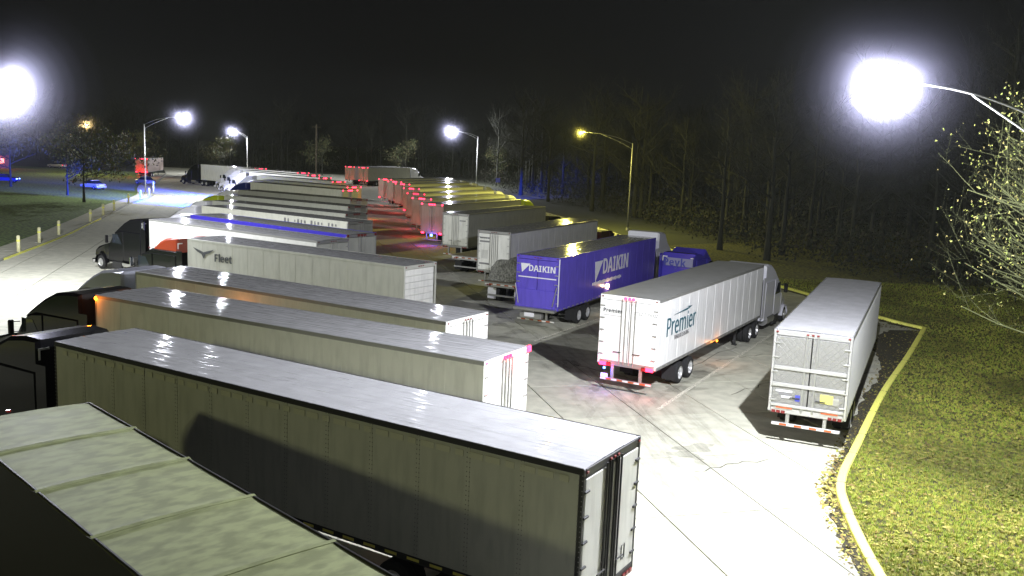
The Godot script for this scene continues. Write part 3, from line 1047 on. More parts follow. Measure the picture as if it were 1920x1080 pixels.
func omni(called: String, parent: Node3D, at: Vector3, c: Color, e: float, size := 0.08) -> void:
	var l := OmniLight3D.new()
	l.name = called
	l.light_color = c
	l.light_energy = e
	l.light_size = size
	l.omni_range = 60
	l.omni_attenuation = 2.0
	l.shadow_enabled = true
	l.position = at
	parent.add_child(l, true)

func headlamps(t: Node3D, color: Color, e: float) -> void:
	for s in [-1.0, 1.0]:
		var l := SpotLight3D.new()
		l.name = "headlight_beam"
		l.light_color = color
		l.light_energy = e
		l.light_size = 0.1
		l.spot_range = 120
		l.spot_attenuation = 2.0
		l.spot_angle = 14
		l.spot_angle_attenuation = 0.8
		l.shadow_enabled = true
		l.position = Vector3(s * 0.74, 0.98, -7.3)
		l.rotation_degrees = Vector3(-3.0, 0, 0)
		t.add_child(l, true)

func left_row() -> void:
	var p: Vector3
	# the nearest trailer, seen from above at the bottom left
	var fl := Vector3(-9.07, 0, -19.38)
	var d: Array = dirs(-45.5)
	var L0 := 16.2
	p = fl - d[1] * 1.3 - d[0] * L0
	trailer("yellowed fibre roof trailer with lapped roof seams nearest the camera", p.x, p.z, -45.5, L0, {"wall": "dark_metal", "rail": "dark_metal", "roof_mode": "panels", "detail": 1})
	p = rig(p.x, p.z, -45.5, L0)
	tractor("black tractor unit hitched to the yellowed roof trailer, nearest the camera", p.x, p.z, -45.5, {"paint": "black_paint", "detail": 1, "low": true})
	# dark sided trailer whose rear door stands at the bottom middle
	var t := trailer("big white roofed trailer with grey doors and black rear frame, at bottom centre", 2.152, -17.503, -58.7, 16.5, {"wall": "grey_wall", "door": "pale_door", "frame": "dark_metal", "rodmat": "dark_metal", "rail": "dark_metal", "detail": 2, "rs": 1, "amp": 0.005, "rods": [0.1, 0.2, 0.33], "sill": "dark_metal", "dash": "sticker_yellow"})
	p = rig(2.152, -17.503, -58.7, 16.5)
	tractor("black sleeper tractor with white corner tape in front of the bottom centre trailer", p.x, p.z, -58.7, {"paint": "black_paint", "tape": true, "detail": 1})
	var rv := st_new()
	for k in 14:
		for e in [-0.035, 0.035]:
			for q in 27:
				add_box(rv, Vector3(-1.312, 1.35 + 0.1 * q, -0.05 - 16.4 / 13.0 * k + e), Vector3(0.008, 0.018, 0.018))
	var rivets := obj("rivets", fin(rv), M.ink_grey, t)
	rivets.set_meta("kind", "stuff")
	var st1 := st_new()
	for k in 40:
		add_box(st1, Vector3(-1.313, 3.82, -0.4 - k * 0.4), Vector3(0.006, 0.13, 0.34 if k % 3 else 0.2))
	var bars := obj("wall_marking", fin(st1), M.faded_mark, t)
	bars.set_meta("kind", "stuff")
	for k in [[0.0, 0.3], [0.14, 0.3]]:
		bx("sticker", Vector3(0.03, k[1], 0.008), Vector3(0.62 + k[0], 1.75, 0.012), M.ink_dark, t, 0.001)
	bx("sticker", Vector3(0.17, 0.03, 0.008), Vector3(0.69, 1.6, 0.012), M.ink_dark, t, 0.001)
	t = trailer("pale trailer with red lights along its white rear header, second from the front", -0.05, -25.824, -61.2, 16.24, {"wall": "white_wall", "door": "white_wall", "frame": "white_wall", "detail": 2, "rs": 2, "amp": 0.005, "top": "red_lit", "roof": "roof_grey"})
	bx("marker_light", Vector3(0.1, 0.12, 0.12), Vector3(-1.3, 3.95, -16.2), M.amber_lit, t, 0.03)
	bx("corner_lamp", Vector3(0.2, 0.2, 0.1), Vector3(1.25, 4.0, 0.03), M.red_hot, t, 0.03)
	omni("amber_light", t, Vector3(-1.45, 3.85, -16.5), Color(1.0, 0.5, 0.1), 0.6)
	omni("red_light", t, Vector3(0.4, 3.85, 0.25), Color(1.0, 0.1, 0.2), 0.5)
	p = rig(-0.05, -25.824, -61.2, 16.24)
	tractor("black rounded sleeper tractor below the amber corner light", p.x, p.z, -61.2, {"paint": "black_paint", "detail": 1})
	t = trailer("white trailer with bright double doors and dark roof, third from the front", -1.475, -31.279, -59.0, 16.05, {"wall": "white_wall", "door": "white_wall", "frame": "white_wall", "detail": 2, "rs": 3, "amp": 0.005, "roof": "roof_grey"})
	bx("side_marker", Vector3(0.05, 0.1, 0.14), Vector3(-1.33, 3.0, -9.2), M.amber_lit, t, 0.02)
	omni("amber_light", t, Vector3(-1.75, 3.0, -9.6), Color(1.0, 0.55, 0.12), 0.45)
	p = rig(-1.475, -31.279, -59.0, 16.05)
	tractor("silver tractor with bluish windshield ahead of the third trailer", p.x, p.z, -59.0, {"paint": "silver_paint", "glass": "blue_glass", "detail": 1})
	# grey trailer with lettering
	t = trailer("grey trailer with dark bird mark and slatted white roll door", -4.485, -44.644, -58.7, 15.44, {"wall": "grey_wall", "door": "white_wall", "frame": "grey_wall", "detail": 2, "rs": 4, "amp": 0.002, "roof": "roof_grey", "roll_door": true, "rail": "grey_wall"})
	text("lettering", "Fleet", 0.42, M.ink_dark, t, Vector3(-1.312, 3.18, -12.55), -90, true, true)
	var bird := st_new()
	add_prism(bird, PackedVector2Array([Vector2(-0.85, 0.2), Vector2(-0.1, 0.02), Vector2(0, -0.02), Vector2(0.1, 0.02), Vector2(0.85, 0.2), Vector2(0.5, -0.02), Vector2(0.16, -0.12), Vector2(0.0, -0.36), Vector2(-0.16, -0.12), Vector2(-0.5, -0.02)]), 0.012)
	obj("bird_mark", fin(bird), M.ink_dark, t, Vector3(-1.312, 3.42, -14.1), Vector3(0, -90, 0))
	text("door_lettering", "FirstFleet", 0.26, M.ink_dark, t, Vector3(0, 1.62, -0.048), 0, true, true)
	p = rig(-4.485, -44.644, -58.7, 15.44)
	tractor("dark tractor with red roof fairing ahead of the grey lettered trailer", p.x, p.z, -58.7, {"paint": "black_paint", "fair": "red_paint", "fairbase": true, "detail": 1, "tape": true, "mirror": "chrome"})  # black body: shade on the side of a red tractor, put into its paint
	# white trailer and black classic tractor
	trailer("white trailer with brightly lit left wall behind the chromed black tractor", -10.6, -53.96, -55.5, 16.2, {"wall": "white_wall", "door": "grey_wall", "frame": "rail", "detail": 2, "rs": 5, "amp": 0.002, "roof": "roof_white"})
	p = rig(-10.6, -53.96, -55.5, 16.2)
	tractor("black chromed tractor facing the road, with shining steer wheel", p.x, p.z, -55.5, {"paint": "black_paint", "chrome": true, "stack": true, "detail": 1, "tape": true})
	trailer("purple walled trailer with grey roof behind the bright white trailer", -9.63, -58.1, -53.3, 16.4, {"wall": "purple_deep", "door": "grey_wall", "rail": "purple_deep", "detail": 1, "rs": 6, "amp": 0.0015, "roof": "roof_grey", "tail": ""})
	p = rig(-9.63, -58.1, -53.3, 16.4)
	tractor("white tractor with rounded roof ahead of the purple trailer in the left row", p.x, p.z, -53.3, {"paint": "white_paint", "detail": 1})
	t = trailer("cream trailer with a strip of small dark lettering beyond the purple one", -11.25, -67.2, -55.6, 16.6, {"wall": "cream_wall", "door": "dull_wall", "detail": 2, "rs": 7, "amp": 0.0015, "roof": "roof_grey", "rail": "cream_wall"})
	for k in 16:
		if k % 5 != 3:
			bx("small_mark", Vector3(0.01, 0.16 + 0.05 * (k % 4), 0.12 + 0.05 * (k % 2)), Vector3(-1.312, 3.72, -1.2 - k * 0.36), M.ink_grey, t, 0.002)
	p = rig(-11.25, -67.2, -55.6, 16.6)
	tractor("white tractor with low sleek fairing ahead of the cream trailer", p.x, p.z, -55.6, {"paint": "white_paint", "detail": 1})
	var far := [
		[-12.75, -74.3, -57.4, 15.9, "grey_wall", "white_paint", "white_paint", "grey trailer just beyond the cream lettered one in the left row", "white tractor ahead of the trailer beyond the cream one"],
		[-14.1, -82.6, -58.5, 15.9, "grey_wall", "silver_paint", "green_paint", "grey trailer behind the tractor with the lime green fairing", "silver tractor with lime green roof fairing in the left row"],
		[-15.6, -92.1, -58.5, 15.9, "dull_wall", "white_paint", "white_paint", "dull trailer with a shining roof patch in the middle of the left row", "white tractor just beyond the lime green fairing"],
		[-19.5, -108.9, -55.5, 16.2, "white_wall", "navy_paint", "navy_paint", "pale trailer with broad bare wall past the gap in the left row", "navy blue tractor with raised fairing in the far cluster of cabs"],
		[-20.4, -116.7, -55.0, 16.2, "grey_wall", "white_paint", "white_paint", "grey trailer with lit red tail lights beyond the gap in the left row", "white tractor beside the navy blue one in the far cluster"],
		[-24.8, -129.5, -54.0, 16.2, "grey_wall", "silver_paint", "silver_paint", "grey trailer second from the farthest group of the left row", "silver tractor in the far cluster of cabs"],
		[-28.8, -139.5, -54.0, 16.2, "white_wall", "white_paint", "white_paint", "pale trailer third from the far end of the left row", "white tractor third from the far end of the left row"],
		[-32.4, -148.0, -53.5, 16.2, "grey_wall", "white_paint", "white_paint", "grey trailer wedged before the single red corner light", "white tractor wedged in the far cluster of cabs"],
		[-36.0, -156.5, -53.0, 16.2, "white_wall", "white_paint", "white_paint", "white trailer with single red corner light near the far end", "white tractor hidden among the far cluster of cabs"],
		[-46.4, -168.2, -53.0, 16.4, "white_wall", "black_paint", "black_paint", "long bright white trailer at the far end of the left row", "black tractor ahead of the farthest bright white trailer"],
	]
	for i in far.size():
		var f: Array = far[i]
		var o := {"wall": f[4], "door": "dull_wall", "detail": 1 if i < 4 else 1, "rs": 8 + i, "amp": 0.0015, "roof": "roof_grey", "rail": f[4]}
		if i >= 4:
			o["tail"] = "red_hot"
			o["top"] = "red_lit"
		if i >= 3:
			o["tail"] = "red_hot"
			o["top"] = "red_hot"
		var tt := trailer(f[7], f[0], f[1], f[2], f[3], o)
		if i == 4 or i == 5:
			omni("tail_glow", tt, Vector3(0, 0.9, 1.0), Color(1.0, 0.16, 0.2), 4.0)
		p = rig(f[0], f[1], f[2], f[3])
		var tc := tractor(f[8], p.x, p.z, f[2], {"paint": f[5], "fair": f[6], "detail": 1, "head": "head_lit" if i == 3 or i == 5 else "steel", "cablight": "amber_lit" if i == 9 else "red_dull"})
		if i == 3 or i == 5:
			headlamps(tc, Color(0.03, 0.22, 1.0), 9000.0)

func right_row() -> void:
	var p: Vector3
	# stainless trailer at the far right of the row
	var t := trailer("quilted stainless steel trailer parked beside the yellow kerb", 10.335, -30.897, 24.4, 16.02, {"wall": "band_steel", "door": "quilted_steel", "frame": "band_steel", "rail": "band_steel", "sill": "band_steel", "rib": true, "gy": 0.72, "side": 1.0, "detail": 2, "rs": 21, "amp": 0.0012, "roof": "roof_white", "rods": [0.17, 0.2]})
	for y in [2.75, 2.15]:
		bx("door_band", Vector3(2.4, 0.13, 0.03), Vector3(0, y, 0.045), M.band_steel, t, 0.01)
	bx("door_band", Vector3(2.4, 0.1, 0.03), Vector3(0, 1.42, 0.045), M.band_steel, t, 0.01)
	bx("placard", Vector3(0.42, 0.3, 0.012), Vector3(0.62, 1.82, 0.02), M.sticker_yellow, t, 0.002)
	bx("placard_holder", Vector3(0.2, 0.25, 0.02), Vector3(0.93, 1.76, 0.02), M.steel, t, 0.004)
	bx("blue_sticker", Vector3(0.16, 0.22, 0.012), Vector3(-0.33, 1.72, 0.02), M.ink_blue, t, 0.002)
	for k in 3:
		bx("sticker", Vector3(0.55 - 0.1 * k, 0.07, 0.01), Vector3(-0.8 + 0.05 * k, 1.92 - 0.1 * k, 0.018), M.ink_white if k != 1 else M.ink_grey, t, 0.002)
	for s in [-1.0, 1.0]:
		bx("door_tape", Vector3(0.55, 0.05, 0.012), Vector3(s * 0.75, 1.33, 0.05), M.tape_red, t, 0.002)
	# white lettered trailer
	t = trailer("white trailer with slanted teal lettering and lit red tail lights", 4.819, -37.084, 29.6, 15.79, {"wall": "bright_wall", "door": "bright_wall", "frame": "bright_wall", "side": 1.0, "detail": 2, "rs": 22, "amp": 0.0012, "roof": "roof_dark", "top": "red_hot", "corner": false, "tail": "red_hot", "rods": [0.12, 0.3], "rail": "rail"})
	text("lettering", "Premier", 0.74, M.ink_teal, t, Vector3(1.312, 2.78, -2.75), 90, false, true)
	text("small_lettering", "TRAILER LEASING", 0.17, M.ink_grey, t, Vector3(1.312, 2.25, -2.85), 90, false, false)
	var sw := prism_mesh(PackedVector2Array([Vector2(-1.1, -0.05), Vector2(0.9, 0.06), Vector2(0.6, 0.12), Vector2(1.25, 0.08), Vector2(0.7, -0.03)]), 0.01)
	obj("swoosh", sw, M.ink_teal, t, Vector3(1.312, 3.3, -2.75), Vector3(0, 90, 0))
	text("door_lettering", "Premier", 0.16, M.ink_dark, t, Vector3(-0.72, 3.42, 0.012), 0, true, true)
	bx("door_line", Vector3(0.75, 0.015, 0.008), Vector3(-0.72, 3.22, 0.01), M.ink_grey, t, 0.001)
	text("door_number", "PTLZ 235002", 0.13, M.ink_grey, t, Vector3(0.75, 3.42, 0.012), 0)
	bx("licence_lamp", Vector3(0.1, 0.08, 0.06), Vector3(-0.95, 0.98, 0.03), M.plate_lit, t, 0.02)
	bx("licence_plate", Vector3(0.32, 0.17, 0.012), Vector3(-0.95, 0.66, -0.0), M.ink_white, t, 0.002)
	bx("side_marker", Vector3(0.05, 0.09, 0.12), Vector3(1.33, 1.12, -8.0), M.amber_lit, t, 0.02)
	omni("red_light", t, Vector3(0.95, 1.0, 0.35), Color(1.0, 0.08, 0.18), 0.5)
	omni("red_light", t, Vector3(-0.9, 1.05, 0.35), Color(1.0, 0.08, 0.18), 0.35)
	omni("blue_light", t, Vector3(-0.95, 0.8, 0.3), Color(0.25, 0.35, 1.0), 0.5)
	omni("amber_light", t, Vector3(1.5, 1.0, -8.0), Color(1.0, 0.6, 0.15), 0.25)
	p = rig(4.819, -37.084, 29.6, 15.79)
	tractor("white aerodynamic tractor ahead of the teal lettered white trailer", p.x, p.z, 29.6, {"paint": "white_paint", "detail": 1})
	# purple trailer with liftgate
	t = trailer("purple blue trailer with white lettering and triangle marks, dented rear liftgate", 1.359, -49.957, 26.9, 16.2, {"wall": "purple_wall", "door": "purple_wall", "frame": "purple_wall", "rail": "purple_wall", "strip": "purple_wall", "sill": "steel", "side": 1.0, "detail": 2, "rs": 23, "amp": 0.003, "roof": "roof_grey", "rods": []})
	bx("liftgate", Vector3(2.4, 1.0, 0.08), Vector3(0, 1.72, 0.07), M.purple_wall, t, 0.03)
	bx("liftgate_lip", Vector3(2.5, 0.16, 0.4), Vector3(0, 1.14, 0.16), M.steel, t, 0.03)
	bx("liftgate_box", Vector3(1.3, 0.3, 0.4), Vector3(-0.2, 0.78, 0.1), M.steel, t, 0.04)
	bx("licence_plate", Vector3(0.6, 0.22, 0.02), Vector3(-0.25, 0.85, 0.315), M.ink_white, t, 0.004)
	bx("corner_strip", Vector3(0.05, 2.6, 0.05), Vector3(1.3, 2.7, -0.0), M.ink_white, t, 0.01)
	for s in [-1.0, 1.0]:
		var rl := obj("gate_arm", rod_mesh(1.1, 0.03, 8), M.steel, t, Vector3(s * 1.15, 1.95, 0.14), Vector3(0, 0, s * -12))
	text("door_lettering", "DAIKIN", 0.34, M.ink_white, t, Vector3(0.28, 3.38, 0.012), 0, true, true)
	var tr3 := prism_mesh(PackedVector2Array([Vector2(-0.3, 0.22), Vector2(0.28, 0.22), Vector2(-0.22, -0.28)]), 0.012)
	obj("triangle_mark", tr3, M.ink_white, t, Vector3(-0.72, 3.4, 0.006))
	bx("door_line", Vector3(2.3, 0.06, 0.012), Vector3(0, 2.88, 0.012), M.ink_white, t, 0.002)
	text("lettering", "DAIKIN", 0.92, M.ink_white, t, Vector3(1.312, 3.0, -8.6), 90, true, true)
	var tr4 := prism_mesh(PackedVector2Array([Vector2(-0.6, 0.55), Vector2(0.65, 0.55), Vector2(-0.45, -0.65)]), 0.012)
	obj("triangle_mark", tr4, M.ink_white, t, Vector3(1.312, 2.85, -5.7), Vector3(0, 90, 0))
	for k in 22:
		bx("small_mark", Vector3(0.01, 0.15 + 0.04 * (k % 3), 0.16), Vector3(1.312, 2.1, -4.9 - k * 0.22), M.ink_white, t, 0.002)
	obj("side_disc", rod_mesh(0.06, 0.16, 14), glow("warm_disc", Color(1.0, 0.85, 0.65), 14.0), t, Vector3(1.33, 1.7, -7.3), Vector3(0, 0, 90))  # warm glowing disc set on the side wall
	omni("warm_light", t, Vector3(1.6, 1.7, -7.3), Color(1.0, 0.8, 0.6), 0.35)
	p = rig(1.359, -49.957, 26.9, 16.2)
	tractor("pale tractor whose rounded fairing shows past the purple trailer", p.x, p.z, 26.9, {"paint": "white_paint", "detail": 1, "top": 4.35})
	# blue bobtail tractor in the slot between
	var b := tractor("blue tractor without a trailer, white corner tape and pale panel on its back", 10.55, -60.4, 30.0, {"paint": "purple_paint", "detail": 1, "tape": true, "top": 3.35, "low": false})
	bx("name_panel", Vector3(1.9, 0.55, 0.02), Vector3(0.05, 2.72, -1.015), M.panel_pale, b, 0.004)
	text("panel_lettering", "Peyk", 0.5, M.ink_blue, b, Vector3(-0.3, 2.68, -1.0), 0, true, true)
	# flatbed with a tarped load, beyond the purple trailer
	flatbed("low flatbed trailer with a grey tarped load between white and purple trailers", -0.6, -57.4, 26.5, 15.5, true)
	flatbed("low empty flatbed trailer behind the second white trailer's doors", -3.6, -70.6, 26.5, 14.5, false)
	t = trailer("white trailer with lettered left door beside the flatbed", -1.391, -63.772, 26.2, 16.4, {"wall": "white_wall", "door": "white_wall", "frame": "rail", "side": 1.0, "detail": 2, "rs": 24, "amp": 0.003, "roof": "roof_grey", "rods": [0.14, 0.3]})
	for k in 5:
		bx("small_mark", Vector3(0.12, 0.1, 0.01), Vector3(-1.02 + 0.155 * k, 3.55, 0.012), M.ink_dark, t, 0.002)
	for k in 2:
		bx("door_mark", Vector3(0.8, 0.12, 0.01), Vector3(-0.7, 3.3 - 1.55 * k, 0.012), M.ink_grey, t, 0.002)
	bx("door_panel", Vector3(0.5, 0.6, 0.01), Vector3(-0.7, 2.4, 0.012), M.pale_door, t, 0.004)
	p = rig(-1.391, -63.772, 26.2, 16.4)
	tractor("dark tractor ahead of the white trailer beside the flatbed", p.x, p.z, 26.2, {"paint": "maroon_paint", "detail": 1, "low": true})
	t = trailer("white doored trailer next to the dark empty slot in the right row", -5.07, -78.9, 26.2, 15.8, {"wall": "grey_wall", "door": "white_wall", "frame": "rail", "side": 1.0, "detail": 2, "rs": 25, "amp": 0.003, "roof": "roof_grey", "rods": [0.14, 0.3]})
	bx("door_mark", Vector3(0.6, 0.1, 0.01), Vector3(0.7, 3.45, 0.012), M.ink_grey, t, 0.002)
	p = rig(-5.07, -78.9, 26.2, 15.8)
	tractor("black tractor ahead of the white doored trailer in the right row", p.x, p.z, 26.2, {"paint": "black_paint", "detail": 1, "low": true})
	var far := [
		[-8.12, -90.17, 28.0, "rust_wall", "red_hot", "red_hot", "green_paint", "brownish doored trailer with red top lights, nearest of the dark right group", "lime tinted tractor with rounded fairing in the right row"],
		[-10.01, -98.76, 28.0, "rust_wall", "red_hot", "", "white_paint", "brownish trailer tucked right behind the nearest red lit one", "white tractor just beyond the lime tinted one in the right row"],
		[-11.62, -107.66, 28.0, "rust_wall", "red_lit", "", "white_paint", "brownish trailer with blue tinted plate light, third of the dark right group", "white tractor third of the dark right group"],
		[-13.47, -119.29, 28.0, "dull_wall", "red_hot", "red_lit", "silver_paint", "dull trailer with a row of red lights in the middle of the right row", "silver tractor under the far white lamp"],
		[-16.05, -130.85, 28.0, "dull_wall", "red_hot", "", "white_paint", "dull trailer squeezed behind the middle one of the right row", "white tractor second under the far white lamp"],
		[-18.03, -137.57, 28.0, "dull_wall", "red_hot", "", "white_paint", "dull trailer last but one of the right row's tight stack", "white tractor last but one of the right row's stack"],
		[-20.45, -144.52, 28.0, "rust_wall", "red_hot", "red_lit", "white_paint", "brownish trailer with red top lights at the stack's far end", "white tractor with lit amber roof lights at the far right"],
		[-36.6, -203.5, 27.0, "rust_wall", "red_hot", "", "white_paint", "left trailer of the farthest red lit pair", "white tractor ahead of the left trailer of the farthest pair"],
		[-33.2, -201.0, 27.0, "rust_wall", "red_hot", "red_lit", "white_paint", "right trailer of the farthest red lit pair, pale bar between doors", "white tractor ahead of the right trailer of the farthest pair"],
	]
	for i in far.size():
		var f: Array = far[i]
		var o := {"wall": "grey_wall", "door": f[3], "frame": f[3], "side": 1.0, "detail": 1, "rs": 30 + i, "amp": 0.002, "roof": "roof_white", "top": f[4], "tail": f[5]}
		var tt := trailer(f[7], f[0], f[1], f[2], 16.2, o)
		bx("licence_lamp", Vector3(0.26, 0.2, 0.06), Vector3(0.0, 0.98, 0.03), M.plate_lit if i == 0 or i == 2 or i == 3 else M.red_dull, tt, 0.02)
		omni("tail_glow", tt, Vector3(0, 1.2, 1.6), Color(1.0, 0.34, 0.32), 1.2)
		if i == 0:
			omni("plate_glow", tt, Vector3(0, 0.9, 0.4), Color(0.3, 0.35, 1.0), 1.0)
		p = rig(f[0], f[1], f[2], 16.2)
		var tc := tractor(f[8], p.x, p.z, f[2], {"paint": f[6], "detail": 1, "cablight": "amber_lit" if i == 6 else "red_dull"})
		if i == 6:
			headlamps(tc, Color(0.05, 0.24, 1.0), 2600.0)

func flatbed(label: String, x: float, z: float, yaw: float, L: float, loaded: bool) -> void:
	var t := thing("flatbed_trailer", label, "trailer", Vector3(x, 0, z), yaw)
	var n := 7
	for k in n:
		bx("deck_plank", Vector3(W / n - 0.012, 0.06, L), Vector3(-W / 2 + (k + 0.5) * W / n, 1.42, -L / 2), M.plank, t, 0.008)
	for s in [-1.0, 1.0]:
		bx("side_rail", Vector3(0.06, 0.16, L), Vector3(s * (W / 2 + 0.03), 1.38, -L / 2), M.steel, t)
		bx("frame_beam", Vector3(0.12, 0.45, L - 0.6), Vector3(s * 0.5, 1.14, -L / 2), M.dark_metal, t)
		bx("mud_flap", Vector3(0.6, 0.7, 0.015), Vector3(s * 0.95, 0.62, -0.4), M.ink_white if loaded else M.rubber, t, 0.003)
		for zz in [-1.4, -2.7]:
			wheel(t, Vector3(s * 1.24, 0.5, zz), s)
		for k in 2:
			bx("tail_light", Vector3(0.12, 0.1, 0.03), Vector3(s * (1.05 - 0.16 * k), 1.2, 0.04), M.red_dull, t, 0.02)
	bx("rear_beam", Vector3(W, 0.3, 0.1), Vector3(0, 1.24, -0.03), M.steel, t)
	bx("underride_guard", Vector3(2.3, 0.11, 0.1), Vector3(0, 0.55, -0.1), M.steel, t)
	tape_bar(t, 1.26, 0.026, W - 0.1)
	if loaded:
		var nz := FastNoiseLite.new()
		nz.seed = 8
		nz.frequency = 0.9
		var st := st_new()
		st.set_smooth_group(0)
		var g := []
		for j in 41:
			var row := []
			for i in 21:
				var a := PI * i / 20.0
				var zz := -0.2 - (L - 1.2) * j / 40.0
				var h := (1.25 if j < 12 else 0.75) * (0.35 if j == 0 or j == 40 else 1.0) + 0.35 * nz.get_noise_2d(a * 1.2, zz * 0.5)
				var c := signf(cos(a)) * pow(absf(cos(a)), 0.5)
				var s2 := pow(absf(sin(a)), 0.5)
				row.append(Vector3(c * (1.2 + 0.06 * nz.get_noise_2d(a * 3, zz * 0.9)), 1.46 + maxf(0.0, s2 * h), zz))
			g.append(row)
		for j in 40:
			for i in 20:
				quad(st, g[j][i], g[j][i + 1], g[j + 1][i + 1], g[j + 1][i], Vector3(0, 1.0, g[j][i].z))
		for i in 20:
			tri(st, g[0][i], g[0][i + 1], Vector3(0, 1.46, -0.15), Vector3(0, 1.5, -2))
		obj("tarp", fin(st), M.grey_tarp, t)
		for k in 5:
			bx("strap", Vector3(0.03, 0.03, 0.03), Vector3(0, 1.5, -1.5 - 2.6 * k), M.dark_metal, t)
	else:
		bx("headboard", Vector3(W, 1.2, 0.08), Vector3(0, 2.05, -L + 0.05), M.steel, t)

# ------------------------------------------------------------------ left side
func car(label: String, at: Vector3, yaw: float, paint: Material, tail: Material, head: Material) -> Node3D:
	var t := thing("parked_car", label, "car", at, yaw, "cars parked beyond the lawn")
	obj("body", shell([Vector2(-2.2, 0.35), Vector2(-2.25, 0.62), Vector2(-2.1, 0.8), Vector2(-1.2, 0.95), Vector2(1.7, 0.98), Vector2(2.15, 0.9), Vector2(2.25, 0.6), Vector2(2.2, 0.35)], func(_p: Vector2) -> float: return 0.9, 0.1), paint, t)
	obj("cabin", shell([Vector2(-1.15, 0.92), Vector2(-0.45, 1.4), Vector2(0.7, 1.44), Vector2(1.55, 0.96)], func(p: Vector2) -> float: return 0.84 - (p.y - 0.9) * 0.35, 0.05), M.glass, t)
	obj("roof", shell([Vector2(-0.45, 1.39), Vector2(-0.3, 1.47), Vector2(0.6, 1.49), Vector2(0.75, 1.41)], func(_p: Vector2) -> float: return 0.68, 0.04), paint, t)
	for s in [-1.0, 1.0]:
		for zz in [-1.35, 1.35]:
			var w := obj("wheel", lathe_x("car_tyre", [Vector2(-0.22, 0.2), Vector2(-0.21, 0.3), Vector2(-0.17, 0.33), Vector2(-0.05, 0.33), Vector2(-0.01, 0.3), Vector2(0.0, 0.2)], 20), M.rubber, t, Vector3(s * 0.92, 0.33, zz), Vector3(0, 0 if s > 0 else 180, 0))
			obj("rim", lathe_x("car_rim", [Vector2(-0.005, 0.21), Vector2(-0.04, 0.18), Vector2(-0.03, 0.0)], 16), M.rim, w)
		bx("tail_light", Vector3(0.35, 0.16, 0.08), Vector3(s * 0.66, 0.78, 2.2), tail, t, 0.03)
		bx("headlight", Vector3(0.35, 0.16, 0.1), Vector3(s * 0.66, 0.72, -2.2), head, t, 0.03)
	return t

